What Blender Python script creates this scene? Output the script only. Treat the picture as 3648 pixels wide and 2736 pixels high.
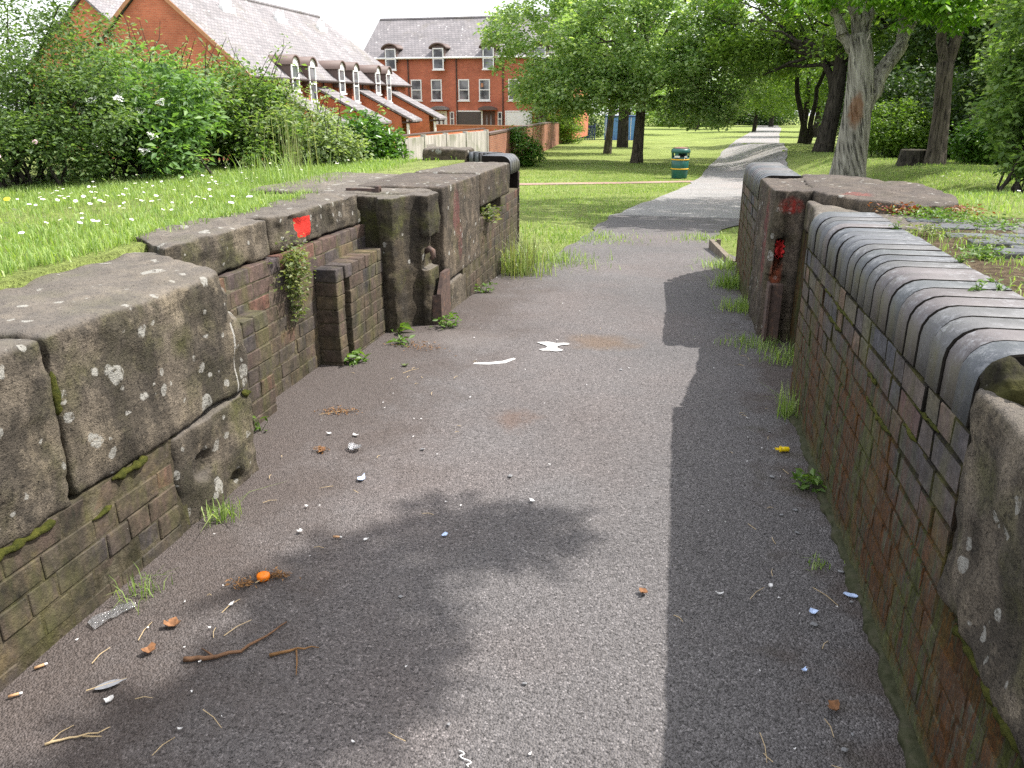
import bpy, bmesh, math, random
import numpy as np
from mathutils import Vector, Matrix, noise

for _o in list(bpy.data.objects):
    bpy.data.objects.remove(_o)
S = bpy.context.scene
C = S.collection
R = random.Random(7)
rng = np.random.default_rng(11)
rad = math.radians

# ------------------------------------------------------------------ camera
# world frame: +Y runs along the old lock, +X to its far side, z = 0 is the tarmac between the walls
cam_d = bpy.data.cameras.new('camera')
cam_d.sensor_width = 36.0
cam_d.lens = 28.0
cam_d.clip_start = 0.05
cam_d.clip_end = 3000
cam = bpy.data.objects.new('camera', cam_d)
C.objects.link(cam)
cam.location = (0, 0, 1.6)
cam.rotation_euler = (rad(90 - 19.45), 0, rad(11.28))
S.camera = cam

# ------------------------------------------------------------------ sky and sun
SUN = Vector((0.65, 0.27, 1.0)).normalized()
SUN_EL = math.asin(SUN.z)
SUN_AZ = math.atan2(SUN.x, SUN.y)
W = bpy.data.worlds.new('World')
S.world = W
W.use_nodes = True
_w = W.node_tree
_bg = _w.nodes['Background']
_sky = _w.nodes.new('ShaderNodeTexSky')
_sky.sky_type = 'NISHITA'
_sky.sun_disc = False
_sky.sun_elevation = SUN_EL
_sky.sun_rotation = SUN_AZ
_sky.altitude = 60
_sky.air_density = 1.0
_sky.dust_density = 4.0
_sky.ozone_density = 1.0
_hz = _w.nodes.new('ShaderNodeMix')          # thin bright high cloud over the whole sky
_hz.data_type = 'RGBA'
_hz.inputs[0].default_value = 0.62
_w.links.new(_sky.outputs[0], _hz.inputs[6])
_hz.inputs[7].default_value = (8.2, 8.3, 8.5, 1)
_w.links.new(_hz.outputs[2], _bg.inputs[0])
_bg.inputs[1].default_value = 0.14

sun_d = bpy.data.lights.new('sun', 'SUN')
sun_d.energy = 4.2
sun_d.angle = rad(0.6)
sun_d.color = (1.0, 0.965, 0.91)
sun = bpy.data.objects.new('sun', sun_d)
C.objects.link(sun)
sun.rotation_euler = SUN.to_track_quat('Z', 'Y').to_euler()
sun.location = (20, 8, 30)

S.view_settings.view_transform = 'Standard'
S.view_settings.look = 'None'
S.view_settings.exposure = 0.95
S.view_settings.gamma = 1.0
S.view_settings.use_curve_mapping = False
S.render.engine = 'CYCLES'
S.cycles.use_denoising = False
S.cycles.max_bounces = 6
S.cycles.diffuse_bounces = 3
S.cycles.transparent_max_bounces = 6

# ------------------------------------------------------------------ object helpers
def tag(o, label=None, cat=None, group=None, kind=None):
    if label: o['label'] = label
    if cat: o['category'] = cat
    if group: o['group'] = group
    if kind: o['kind'] = kind
    return o

def thing(name, label, cat, loc=(0, 0, 0), rz=0.0, group=None):
    o = bpy.data.objects.new(name, None)
    o.empty_display_size = 0.2
    C.objects.link(o)
    o.location = loc
    o.rotation_euler = (0, 0, rz)
    return tag(o, label, cat, group)

def link(name, me, mat=None, parent=None, loc=None, rot=None):
    o = bpy.data.objects.new(name, me)
    C.objects.link(o)
    if mat is not None and not me.materials:
        me.materials.append(mat)
    if parent is not None:
        o.parent = parent
    if loc is not None: o.location = loc
    if rot is not None: o.rotation_euler = rot
    return o

def np_mesh(name, v, f, smooth=False):
    """mesh from numpy verts (n,3) and equal-sided faces (m,k)"""
    v = np.ascontiguousarray(v, dtype=np.float32); f = np.ascontiguousarray(f, dtype=np.int32)
    me = bpy.data.meshes.new(name)
    k = f.shape[1]
    me.vertices.add(len(v)); me.vertices.foreach_set('co', v.ravel())
    me.loops.add(f.size); me.loops.foreach_set('vertex_index', f.ravel())
    me.polygons.add(len(f))
    me.polygons.foreach_set('loop_start', np.arange(0, f.size, k, dtype=np.int32))
    me.polygons.foreach_set('loop_total', np.full(len(f), k, dtype=np.int32))
    if smooth:
        me.polygons.foreach_set('use_smooth', np.ones(len(f), dtype=bool))
    me.update(calc_edges=True)
    return me

class MB:
    """collects simple shapes into one mesh"""
    def __init__(s): s.v = []; s.f = []
    def add(s, v, f):
        n = len(s.v); s.v += [tuple(p) for p in v]; s.f += [tuple(i + n for i in q) for q in f]; return s
    def box(s, x0, x1, y0, y1, z0, z1):
        return s.add([(x0,y0,z0),(x1,y0,z0),(x1,y1,z0),(x0,y1,z0),(x0,y0,z1),(x1,y0,z1),(x1,y1,z1),(x0,y1,z1)],
                     [(3,2,1,0),(4,5,6,7),(0,1,5,4),(1,2,6,5),(2,3,7,6),(3,0,4,7)])
    def prism(s, poly, z0, z1):
        """plan polygon (counter-clockwise) pulled up from z0 to z1"""
        n = len(poly)
        v = [(x, y, z0) for x, y in poly] + [(x, y, z1) for x, y in poly]
        f = [tuple(range(n))[::-1], tuple(range(n, 2*n))] + [(i, (i+1) % n, n+(i+1) % n, n+i) for i in range(n)]
        return s.add(v, f)
    def xprism(s, poly, y0, y1):
        """outline in x-z pulled along y"""
        n = len(poly)
        v = [(x, y0, z) for x, z in poly] + [(x, y1, z) for x, z in poly]
        f = [tuple(range(n)), tuple(range(n, 2*n))[::-1]] + [((i+1) % n, i, n+i, n+(i+1) % n) for i in range(n)]
        return s.add(v, f)
    def tube(s, pts, rs, sides=8, cap=True):
        v, f = tube(pts, rs, sides, cap); return s.add(v, f)
    def mesh(s, name, smooth=False):
        me = bpy.data.meshes.new(name)
        me.from_pydata(s.v, [], s.f)
        if smooth:
            me.polygons.foreach_set('use_smooth', np.ones(len(me.polygons), dtype=bool))
        me.update()
        return me
    def build(s, name, mat, parent=None, smooth=False, loc=None, fix=True):
        me = s.mesh(name, smooth)
        if fix:
            b = bmesh.new(); b.from_mesh(me); bmesh.ops.recalc_face_normals(b, faces=b.faces); b.to_mesh(me); b.free()
        return link(name, me, mat, parent, loc)

def tube(pts, rs, sides=8, cap=True):
    pts = [Vector(p) for p in pts]
    v = []; f = []
    up = None
    for i, p in enumerate(pts):
        d = (pts[min(i+1, len(pts)-1)] - pts[max(i-1, 0)])
        d = d.normalized() if d.length > 1e-9 else Vector((0, 0, 1))
        if up is None:
            up = d.orthogonal().normalized()
        else:
            up = (up - d*up.dot(d))
            up = up.normalized() if up.length > 1e-6 else d.orthogonal().normalized()
        w = d.cross(up)
        for k in range(sides):
            a = 2*math.pi*k/sides
            v.append(tuple(p + (up*math.cos(a) + w*math.sin(a))*rs[i]))
    for i in range(len(pts)-1):
        for k in range(sides):
            a = i*sides+k; b = i*sides+(k+1) % sides
            f.append((a, b, b+sides, a+sides))
    if cap:
        f.append(tuple(range(sides))[::-1]); n = (len(pts)-1)*sides
        f.append(tuple(range(n, n+sides)))
    return v, f

def chamfer_box_mesh(name, lx, ly, lz, c=0.006, jit=0.0, seed=0):
    """brick: box with chamfered edges, centred, 24 verts"""
    r = random.Random(seed)
    hx, hy, hz = lx/2, ly/2, lz/2
    b = bmesh.new()
    for sx in (-1, 1):
        for sy in (-1, 1):
            for sz in (-1, 1):
                j = Vector((r.uniform(-jit, jit), r.uniform(-jit, jit), r.uniform(-jit, jit)))
                for ax in range(3):
                    p = Vector((sx*hx, sy*hy, sz*hz))
                    for k in range(3):
                        if k != ax: p[k] -= math.copysign(c*r.uniform(.6, 1.5), p[k])
                    b.verts.new(p + j)
    bmesh.ops.convex_hull(b, input=b.verts)
    bmesh.ops.dissolve_limit(b, angle_limit=0.01, verts=b.verts, edges=b.edges)
    me = bpy.data.meshes.new(name); b.to_mesh(me); b.free()
    return me

def fbm(p, sc, oct=4, seed=0.0):
    q = Vector(p)*sc + Vector((seed, seed*1.7, seed*.3))
    return noise.fractal(q, 1.0, 2.0, oct)

_dg = None
def worn_stone(name, mb, mat, parent=None, vox=0.02, smooth=4, amp=0.008, sc=6.0, seed=0.0, loc=None, coarse=0.0, csc=1.6, chip=0.0):
    """stone: union of closed shapes remeshed, edges rubbed round, surface roughened"""
    me = mb.mesh(name)
    b = bmesh.new(); b.from_mesh(me); bmesh.ops.recalc_face_normals(b, faces=b.faces); b.to_mesh(me); b.free()
    tmp = bpy.data.objects.new(name+'_raw', me); C.objects.link(tmp)
    md = tmp.modifiers.new('r', 'REMESH'); md.mode = 'VOXEL'; md.voxel_size = vox
    dg = bpy.context.evaluated_depsgraph_get()
    new = bpy.data.meshes.new_from_object(tmp.evaluated_get(dg))
    bpy.data.objects.remove(tmp); bpy.data.meshes.remove(me)
    n = len(new.vertices)
    co = np.empty(n*3, np.float32); new.vertices.foreach_get('co', co); co = co.reshape(-1, 3).astype(np.float64)
    ed = np.empty(len(new.edges)*2, np.int32); new.edges.foreach_get('vertices', ed); ed = ed.reshape(-1, 2)
    deg = np.bincount(ed.ravel(), minlength=n).astype(float)[:, None]
    for _ in range(smooth):
        acc = np.zeros_like(co)
        np.add.at(acc, ed[:, 0], co[ed[:, 1]]); np.add.at(acc, ed[:, 1], co[ed[:, 0]])
        co = co*.4 + acc/deg*.6
    new.vertices.foreach_set('co', co.astype(np.float32).ravel()); new.update()
    nr = np.empty(n*3, np.float32); new.vertices.foreach_get('normal', nr); nr = nr.reshape(-1, 3)
    d = np.empty(n)
    for i in range(n):
        p = co[i]
        d[i] = amp*fbm(p, sc, 5, seed) + (coarse*fbm(p, csc, 2, seed+9) if coarse else 0)
        if chip:
            q = noise.noise(Vector(p)*7.0+Vector((seed, 0, 0)))
            if q > .22: d[i] -= chip*min(1.0, (q-.22)*5)
            d[i] += .0025*noise.noise(Vector((p[0]*3, p[1]*3, p[2]*55)))
    co += nr*d[:, None]
    new.vertices.foreach_set('co', co.astype(np.float32).ravel())
    new.polygons.foreach_set('use_smooth', np.ones(len(new.polygons), dtype=bool))
    new.update(); new.name = name
    return link(name, new, mat, parent, loc)

# ------------------------------------------------------------------ material helpers
class NT:
    def __init__(s, name):
        s.m = bpy.data.materials.new(name); s.m.use_nodes = True
        s.t = s.m.node_tree; s.b = s.t.nodes['Principled BSDF']; s.out = s.t.nodes['Material Output']
        s._pos = None
    def node(s, ty, **kw):
        n = s.t.nodes.new(ty)
        for k, v in kw.items(): setattr(n, k, v)
        return n
    def put(s, sock, v):
        if isinstance(v, bpy.types.NodeSocket): s.t.links.new(v, sock)
        else:
            if isinstance(v, tuple) and len(v) == 3 and sock.type == 'RGBA': v = v + (1,)
            sock.default_value = v
    def pos(s):
        if s._pos is None: s._pos = s.node('ShaderNodeNewGeometry').outputs['Position']
        return s._pos
    def obj(s): return s.node('ShaderNodeTexCoord').outputs['Object']
    def rnd(s): return s.node('ShaderNodeObjectInfo').outputs['Random']
    def isl(s): return s.node('ShaderNodeNewGeometry').outputs['Random Per Island']
    def nrm(s): return s.node('ShaderNodeNewGeometry').outputs['Normal']
    def sep(s, v):
        n = s.node('ShaderNodeSeparateXYZ'); s.put(n.inputs[0], v); return n.outputs
    def scale(s, v, k):
        n = s.node('ShaderNodeVectorMath', operation='MULTIPLY'); s.put(n.inputs[0], v); n.inputs[1].default_value = k; return n.outputs[0]
    def vadd(s, a, b):
        n = s.node('ShaderNodeVectorMath', operation='ADD'); s.put(n.inputs[0], a); s.put(n.inputs[1], b); return n.outputs[0]
    def noise(s, sc, det=4, rough=.55, vec=None, dist=0.0, color=False):
        n = s.node('ShaderNodeTexNoise'); s.put(n.inputs['Vector'], vec if vec is not None else s.pos())
        n.inputs['Scale'].default_value = sc; n.inputs['Detail'].default_value = det
        n.inputs['Roughness'].default_value = rough; n.inputs['Distortion'].default_value = dist
        return n.outputs['Color' if color else 'Fac']
    def vor(s, sc, vec=None, feat='F1', out='Distance', rnd=1.0):
        n = s.node('ShaderNodeTexVoronoi', feature=feat); s.put(n.inputs['Vector'], vec if vec is not None else s.pos())
        n.inputs['Scale'].default_value = sc; n.inputs['Randomness'].default_value = rnd
        return n.outputs[out]
    def ramp(s, fac, *stops, interp='LINEAR'):
        n = s.node('ShaderNodeValToRGB'); n.color_ramp.interpolation = interp
        e = n.color_ramp.elements
        while len(e) < len(stops): e.new(0.5)
        for q, (p, c) in zip(e, stops):
            q.position = p
            q.color = (c, c, c, 1) if not isinstance(c, tuple) else c + (1,)
        s.put(n.inputs[0], fac); return n.outputs[0]
    def mix(s, fac, a, b, mode='MIX'):
        n = s.node('ShaderNodeMix', data_type='RGBA', blend_type=mode)
        s.put(n.inputs[0], fac); s.put(n.inputs[6], a); s.put(n.inputs[7], b); return n.outputs[2]
    def math(s, op, a, b=0.0, clamp=False):
        n = s.node('ShaderNodeMath', operation=op, use_clamp=clamp)
        s.put(n.inputs[0], a); s.put(n.inputs[1], b); return n.outputs[0]
    def step(s, v, a, b):
        n = s.node('ShaderNodeMapRange', clamp=True, interpolation_type='SMOOTHSTEP')
        s.put(n.inputs[0], v); n.inputs[1].default_value = a; n.inputs[2].default_value = b; return n.outputs[0]
    def bump(s, h, strength=.5, dist=.01, prev=None):
        n = s.node('ShaderNodeBump'); s.put(n.inputs['Height'], h)
        n.inputs['Strength'].default_value = strength; n.inputs['Distance'].default_value = dist
        if prev is not None: s.put(n.inputs['Normal'], prev)
        return n.outputs[0]
    def done(s, col, rough=.85, bump=None, spec=None, metal=None):
        s.put(s.b.inputs['Base Color'], col); s.put(s.b.inputs['Roughness'], rough)
        if bump is not None: s.put(s.b.inputs['Normal'], bump)
        if spec is not None: s.put(s.b.inputs['Specular IOR Level'], spec)
        if metal is not None: s.put(s.b.inputs['Metallic'], metal)
        return s.m

def plain(name, col, rough=.7, var=.12, sc=8.0, spec=.4, bump=.15, metal=0.0):
    n = NT(name)
    a = n.noise(sc, 5, .6); b = n.noise(sc*9, 3, .6)
    f = n.math('MULTIPLY_ADD', a, 2*var); f = n.math('ADD', n.math('MULTIPLY', a, 2*var), 1-var)
    c = n.mix(1.0, col, n.ramp(a, (0.25, 1-var), (0.75, 1+var)), 'MULTIPLY')
    return n.done(c, rough, n.bump(b, bump, .004), spec, metal)

def leaf_mat(name, c0, c1, c2, trans=.4, rough=.45, spec=.35):
    n = NT(name)
    r = n.isl()
    big = n.noise(1.3, 2, .5)
    f = n.math('ADD', n.math('MULTIPLY', r, .65), n.math('MULTIPLY', big, .45))
    c = n.ramp(f, (0.12, c0), (0.5, c1), (0.95, c2))
    n.done(c, rough, None, spec)
    tr = n.node('ShaderNodeBsdfTranslucent')
    n.put(tr.inputs[0], n.mix(1.0, c, (1.15, 1.25, .45), 'MULTIPLY'))
    mx = n.node('ShaderNodeMixShader'); mx.inputs[0].default_value = trans
    n.t.links.new(n.b.outputs[0], mx.inputs[1]); n.t.links.new(tr.outputs[0], mx.inputs[2])
    n.t.links.new(mx.outputs[0], n.out.inputs[0])
    return n.m
# ------------------------------------------------------------------ materials
def m_sandstone(name, a, b, c, lichen=.5, green=.3, paint=None, rect=None, topcol=((.145, .126, .112), (.245, .22, .195))):
    n = NT(name)
    P = n.pos()
    warp = n.vadd(P, n.scale(n.noise(14, 3, .6, color=True), (.05, .05, .05)))
    big = n.noise(2.6, 5, .6)
    col = n.ramp(big, (.28, a), (.5, b), (.72, c))
    streak = n.noise(1.0, 5, .65, vec=n.scale(P, (9, 9, 1.7)))
    col = n.mix(n.ramp(streak, (.42, 0.0), (.66, .8)), col, (.050, .042, .032))
    mott = n.noise(11, 6, .72)
    col = n.mix(1.0, col, n.ramp(mott, (.3, .55), (.5, 1.0), (.7, 1.5)), 'MULTIPLY')
    col = n.mix(n.math('MULTIPLY', n.ramp(n.noise(3.1, 4, .6, vec=n.vadd(P, (7., 3., 1.))), (.5, 0.0), (.68, 1.0)), green), col, (.075, .078, .022))
    crust = n.ramp(n.noise(3.7, 7, .74, vec=n.vadd(P, (2., 6., 4.))), (.49, 0.0), (.545, .62))
    col = n.mix(crust, col, (.042, .036, .029))
    grain = n.noise(190, 3, .7)
    col = n.mix(1.0, col, n.ramp(grain, (.3, .55), (.5, .95), (.72, 1.5)), 'MULTIPLY')
    pit = n.ramp(n.noise(75, 3, .65), (.33, 0.0), (.45, 1.0))
    col = n.mix(1.0, col, n.ramp(pit, (0, .5), (1, 1.0)), 'MULTIPLY')
    # top faces bleached and grey
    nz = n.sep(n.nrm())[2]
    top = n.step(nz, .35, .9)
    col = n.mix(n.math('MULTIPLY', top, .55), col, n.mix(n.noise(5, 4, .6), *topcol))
    # lichen discs
    d = n.vor(8.5, warp); cr = n.sep(n.vor(8.5, warp, out='Color'))[0]
    thr = n.math('MULTIPLY', n.ramp(cr, (1-lichen*.55, 0.0), (1.0, 1.0)), .42)
    li = n.step(n.math('SUBTRACT', thr, d), 0.0, .05)
    d2 = n.vor(19, warp); cr2 = n.sep(n.vor(19, warp, out='Color'))[1]
    thr2 = n.math('MULTIPLY', n.ramp(cr2, (1-lichen*.75, 0.0), (1.0, 1.0)), .45)
    li2 = n.step(n.math('SUBTRACT', thr2, d2), 0.0, .06)
    lm = n.math('MULTIPLY', n.math('MAXIMUM', li, li2), n.ramp(n.noise(38, 5, .75), (.4, .0), (.5, 1.0)))
    col = n.mix(n.math('MULTIPLY', lm, .8), col, (.36, .35, .315))
    if rect:
        y0, y1, z0, z1, rcol, wv = rect
        s3 = n.sep(n.vadd(P, n.scale(n.noise(45, 4, .7, color=True), (.0, wv, wv))))
        ay = n.math('ABSOLUTE', n.math('SUBTRACT', s3[1], (y0+y1)/2+wv/2)); az = n.math('ABSOLUTE', n.math('SUBTRACT', s3[2], (z0+z1)/2+wv/2))
        f = n.math('MULTIPLY', n.math('LESS_THAN', ay, (y1-y0)/2), n.math('LESS_THAN', az, (z1-z0)/2))
        f = n.math('MULTIPLY', f, n.ramp(n.noise(120, 3, .7), (.3, .55), (.42, 1.0)))
        col = n.mix(f, col, rcol)
    if paint:
        for (px, py, pz, sx, sy, sz, pc, k) in paint:
            q = n.node('ShaderNodeVectorMath', operation='DISTANCE')
            n.put(q.inputs[0], n.scale(warp, (1/sx, 1/sy, 1/sz))); q.inputs[1].default_value = (px/sx, py/sy, pz/sz)
            f = n.math('MULTIPLY', n.step(q.outputs['Value'], 1.0, .45), n.ramp(n.noise(30, 4, .7), (.35, .15), (.6, 1.0)))
            col = n.mix(n.math('MULTIPLY', f, k), col, pc)
    h = n.math('ADD', n.math('MULTIPLY', n.noise(24, 6, .75), .8), n.math('MULTIPLY', grain, .5))
    h = n.math('ADD', h, n.math('MULTIPLY', n.noise(1.0, 4, .6, vec=n.scale(P, (4, 4, 70))), .35))
    bp = n.bump(h, .9, .018); bp = n.bump(pit, .5, .008, bp)
    return n.done(col, .93, bp, .25)

SAND = m_sandstone('weathered_sandstone', (0.104, 0.086, 0.066), (0.159, 0.132, 0.100), (0.214, 0.176, 0.119), .42, .75)
SAND_LIME = m_sandstone('lime_bled_sandstone', (0.104, 0.086, 0.066), (0.159, 0.132, 0.100), (0.214, 0.176, 0.119), .42, .75, rect=(2.936, 2.946, .40, .73, (.40, .385, .35), .012))
SAND_DARK = m_sandstone('sooty_sandstone', (0.060, 0.046, 0.036), (0.104, 0.080, 0.058), (0.152, 0.120, 0.080), .25, .75)
SAND_RED = m_sandstone('painted_sandstone', (0.096, 0.076, 0.060), (0.136, 0.108, 0.080), (0.168, 0.132, 0.092), .3, .45,
    paint=[(-1.72, 6.35, .78, .3, .13, .24, (.20, .04, .06), .5), (-1.72, 6.45, .55, .3, .10, .2, (.22, .06, .06), .35),
           (.64, 5.95, .72, .3, .14, .42, (.26, .06, .06), .6), (.8, 5.72, .97, .10, .2, .07, (.34, .02, .015), .75),
           (.75, 5.72, .50, .05, .3, .22, (.50, .10, .04), .6), (1.15, 5.5, 1.05, .12, .1, .2, (.3, .06, .05), .55)], topcol=((.085, .070, .064), (.175, .15, .135)))

SAND_QUOIN = m_sandstone('black_green_quoin_stone', (.035, .029, .021), (.072, .057, .039), (.125, .10, .062), .12, .85)
SAND_DAUB = m_sandstone('red_daubed_sandstone', (0.081, 0.068, 0.054), (0.127, 0.105, 0.078), (0.177, 0.145, 0.097), .5, .5, rect=(4.43, 4.585, .835, .955, (.60, .035, .024), .02))
def grime(n, col, P, z, film, algae):
    """weather film shared by bricks and joints, laid out in space so that it runs across both"""
    st = n.noise(1.0, 6, .66, vec=n.scale(P, (9, 9, 1.8)))
    fine = n.noise(34, 5, .75)
    low = n.step(n.math('ADD', z, n.math('MULTIPLY', n.noise(2.3, 3, .5), -.5)), .62, .05)
    f = n.math('MULTIPLY', n.ramp(st, (.30, .25), (.58, 1.0)), n.math('ADD', n.math('MULTIPLY', low, .75), .25))
    fcol = n.ramp(n.noise(5, 5, .7), (.34, (.014, .014, .009)), (.46, (.045, .038, .024)), (.56, (.070, .056, .038)), (.68, (.100, .078, .040)))
    col = n.mix(n.math('MULTIPLY', f, film), col, fcol)
    if algae:
        a1 = n.noise(1.0, 6, .7, vec=n.scale(P, (13, 13, 1.5)))
        a2 = n.noise(1.9, 3, .5, vec=n.vadd(P, (1., 4., 0.)))
        lo = n.step(n.math('ADD', z, n.math('MULTIPLY', a2, -.85)), .38, -.02)
        cov = n.math('MULTIPLY', lo, n.ramp(a1, (.3, .55), (.48, 1.0)))
        an = n.math('ADD', n.math('MULTIPLY', n.noise(1.0, 8, .78, vec=n.scale(n.vadd(P, (2., 0., 0.)), (30, 30, 5))), .55), n.math('MULTIPLY', n.noise(1.0, 4, .6, vec=n.scale(n.vadd(P, (5., 0., 3.)), (7, 7, 1.3))), .45))
        acol = n.ramp(an, (.40, (.024, .026, .010)), (.44, (.060, .070, .015)), (.468, (.060, .054, .042)), (.49, (.032, .022, .012)), (.515, (.125, .048, .012)), (.535, (.036, .028, .018)), (.56, (.088, .038, .011)), (.585, (.080, .072, .058)), (.62, (.052, .060, .014)))
        col = n.mix(n.math('MULTIPLY', cov, algae), col, acol)
        foot = n.math('MULTIPLY', n.step(z, .10, .03), n.ramp(n.noise(7, 4, .6), (.35, .35), (.6, 1.0)))
        col = n.mix(n.math('MULTIPLY', foot, .8), col, (.085, .098, .042))
    gr = n.noise(1.0, 5, .62, vec=n.scale(n.vadd(P, (3., 1., 0.)), (6, 6, 2.4)))
    col = n.mix(n.math('MULTIPLY', n.ramp(gr, (.5, 0.0), (.66, 1.0)), .5), col, (.085, .085, .028))
    col = n.mix(1.0, col, n.ramp(fine, (.3, .62), (.5, 1.0), (.7, 1.45)), 'MULTIPLY')
    sp = n.ramp(n.noise(1.0, 4, .75, vec=n.scale(P, (60, 60, 22))), (.68, 0.0), (.75, 1.0))
    col = n.mix(n.math('MULTIPLY', sp, .5), col, (.34, .32, .29))
    return col

def m_brick(name, stops, algae=0.0, film=.7):
    n = NT(name)
    P = n.pos(); z = n.sep(P)[2]
    col = n.ramp(n.rnd(), *stops, interp='CONSTANT')
    v = n.noise(13, 5, .65)
    col = n.mix(1.0, col, n.ramp(v, (.25, .55), (.5, 1.0), (.75, 1.6)), 'MULTIPLY')
    col = n.mix(n.ramp(n.noise(4, 4, .6, vec=n.vadd(P, (8., 2., 5.))), (.48, 0.0), (.65, .55)), col, n.mix(1.0, col, (.62, .72, .95), 'MULTIPLY'))
    col = grime(n, col, P, z, film, algae)
    h = n.math('ADD', n.noise(45, 5, .7), n.math('MULTIPLY', n.noise(150, 3, .7), .5))
    return n.done(col, .78, n.bump(h, .7, .008), .3)

BRICK_L = m_brick('purple_stock_brick', [(0, (0.080, 0.059, 0.056)), (.2, (0.102, 0.066, 0.056)), (.38, (0.066, 0.054, 0.056)), (.55, (0.111, 0.072, 0.057)), (.72, (0.152, 0.072, 0.054)), (.8, (0.090, 0.064, 0.054)), (.92, (0.131, 0.092, 0.056))], film=1.0)
BRICK_R = m_brick('blue_brown_brick', [(0, (.080, .070, .068)), (.2, (.094, .076, .066)), (.36, (.125, .088, .066)), (.48, (.078, .068, .066)), (.66, (.145, .096, .066)), (.72, (.110, .066, .062)), (.82, (.066, .066, .074)), (.93, (.102, .092, .066))], algae=1.0, film=.5)

def m_coping():
    n = NT('blue_engineering_brick')
    P = n.pos(); r = n.rnd()
    col = n.ramp(r, (0, (.082, .086, .096)), (.25, (.098, .097, .100)), (.45, (.076, .083, .094)), (.62, (.108, .096, .098)), (.8, (.085, .091, .097)), interp='CONSTANT')
    v = n.noise(6, 5, .6)
    col = n.mix(1.0, col, n.ramp(v, (.25, .7), (.75, 1.3)), 'MULTIPLY')
    nz = n.sep(n.nrm())[2]
    side = n.step(nz, .45, .0)
    col = n.mix(n.math('MULTIPLY', side, n.ramp(n.noise(9, 4, .6, vec=n.scale(P, (1, 1, .35))), (.4, .1), (.65, .75))), col, (.105, .10, .055))
    scuff = n.ramp(n.noise(22, 5, .75), (.58, 0.0), (.72, 1.0))
    col = n.mix(n.math('MULTIPLY', scuff, .4), col, (.25, .255, .27))
    nose = n.math('MULTIPLY', n.step(nz, .15, .55), n.step(nz, .99, .8))
    col = n.mix(n.math('MULTIPLY', nose, n.ramp(n.noise(28, 6, .8), (.5, 0.0), (.62, .6))), col, (.27, .275, .29))
    dots = n.step(n.vor(60, n.vadd(P, n.scale(n.noise(30, 2, .5, color=True), (.02, .02, .02)))), .16, .1)
    dm = n.math('MULTIPLY', dots, n.ramp(n.noise(5, 3, .6), (.52, 0.0), (.62, .7)))
    col = n.mix(dm, col, (.05, .04, .035))
    return n.done(col, n.ramp(v, (.3, .5), (.7, .7)), n.bump(n.math('ADD', n.noise(60, 5, .7), n.noise(14, 4, .6)), .4, .006), .4)
COPING = m_coping()

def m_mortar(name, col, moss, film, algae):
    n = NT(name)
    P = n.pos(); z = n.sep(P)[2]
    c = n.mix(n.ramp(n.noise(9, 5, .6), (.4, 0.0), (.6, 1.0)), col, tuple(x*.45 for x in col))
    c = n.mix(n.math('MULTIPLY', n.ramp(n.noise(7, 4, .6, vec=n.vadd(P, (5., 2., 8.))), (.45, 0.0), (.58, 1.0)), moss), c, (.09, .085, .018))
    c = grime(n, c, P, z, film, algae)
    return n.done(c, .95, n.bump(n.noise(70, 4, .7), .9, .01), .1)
MORTAR = m_mortar('old_mortar', (.19, .165, .125), .3, .85, 0)
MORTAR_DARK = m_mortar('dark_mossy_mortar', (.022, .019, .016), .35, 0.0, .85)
JOINT = plain('black_joint_dirt', (.014, .012, .010), .95, .4, 30, .1)
MOSS = NT('moss_cushion'); _c = MOSS.ramp(MOSS.noise(40, 4, .6), (.3, (.035, .042, .010)), (.7, (.095, .095, .02)))
MOSS = MOSS.done(_c, .95, MOSS.bump(MOSS.noise(160, 4, .7), 1.0, .01), .1)

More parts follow.
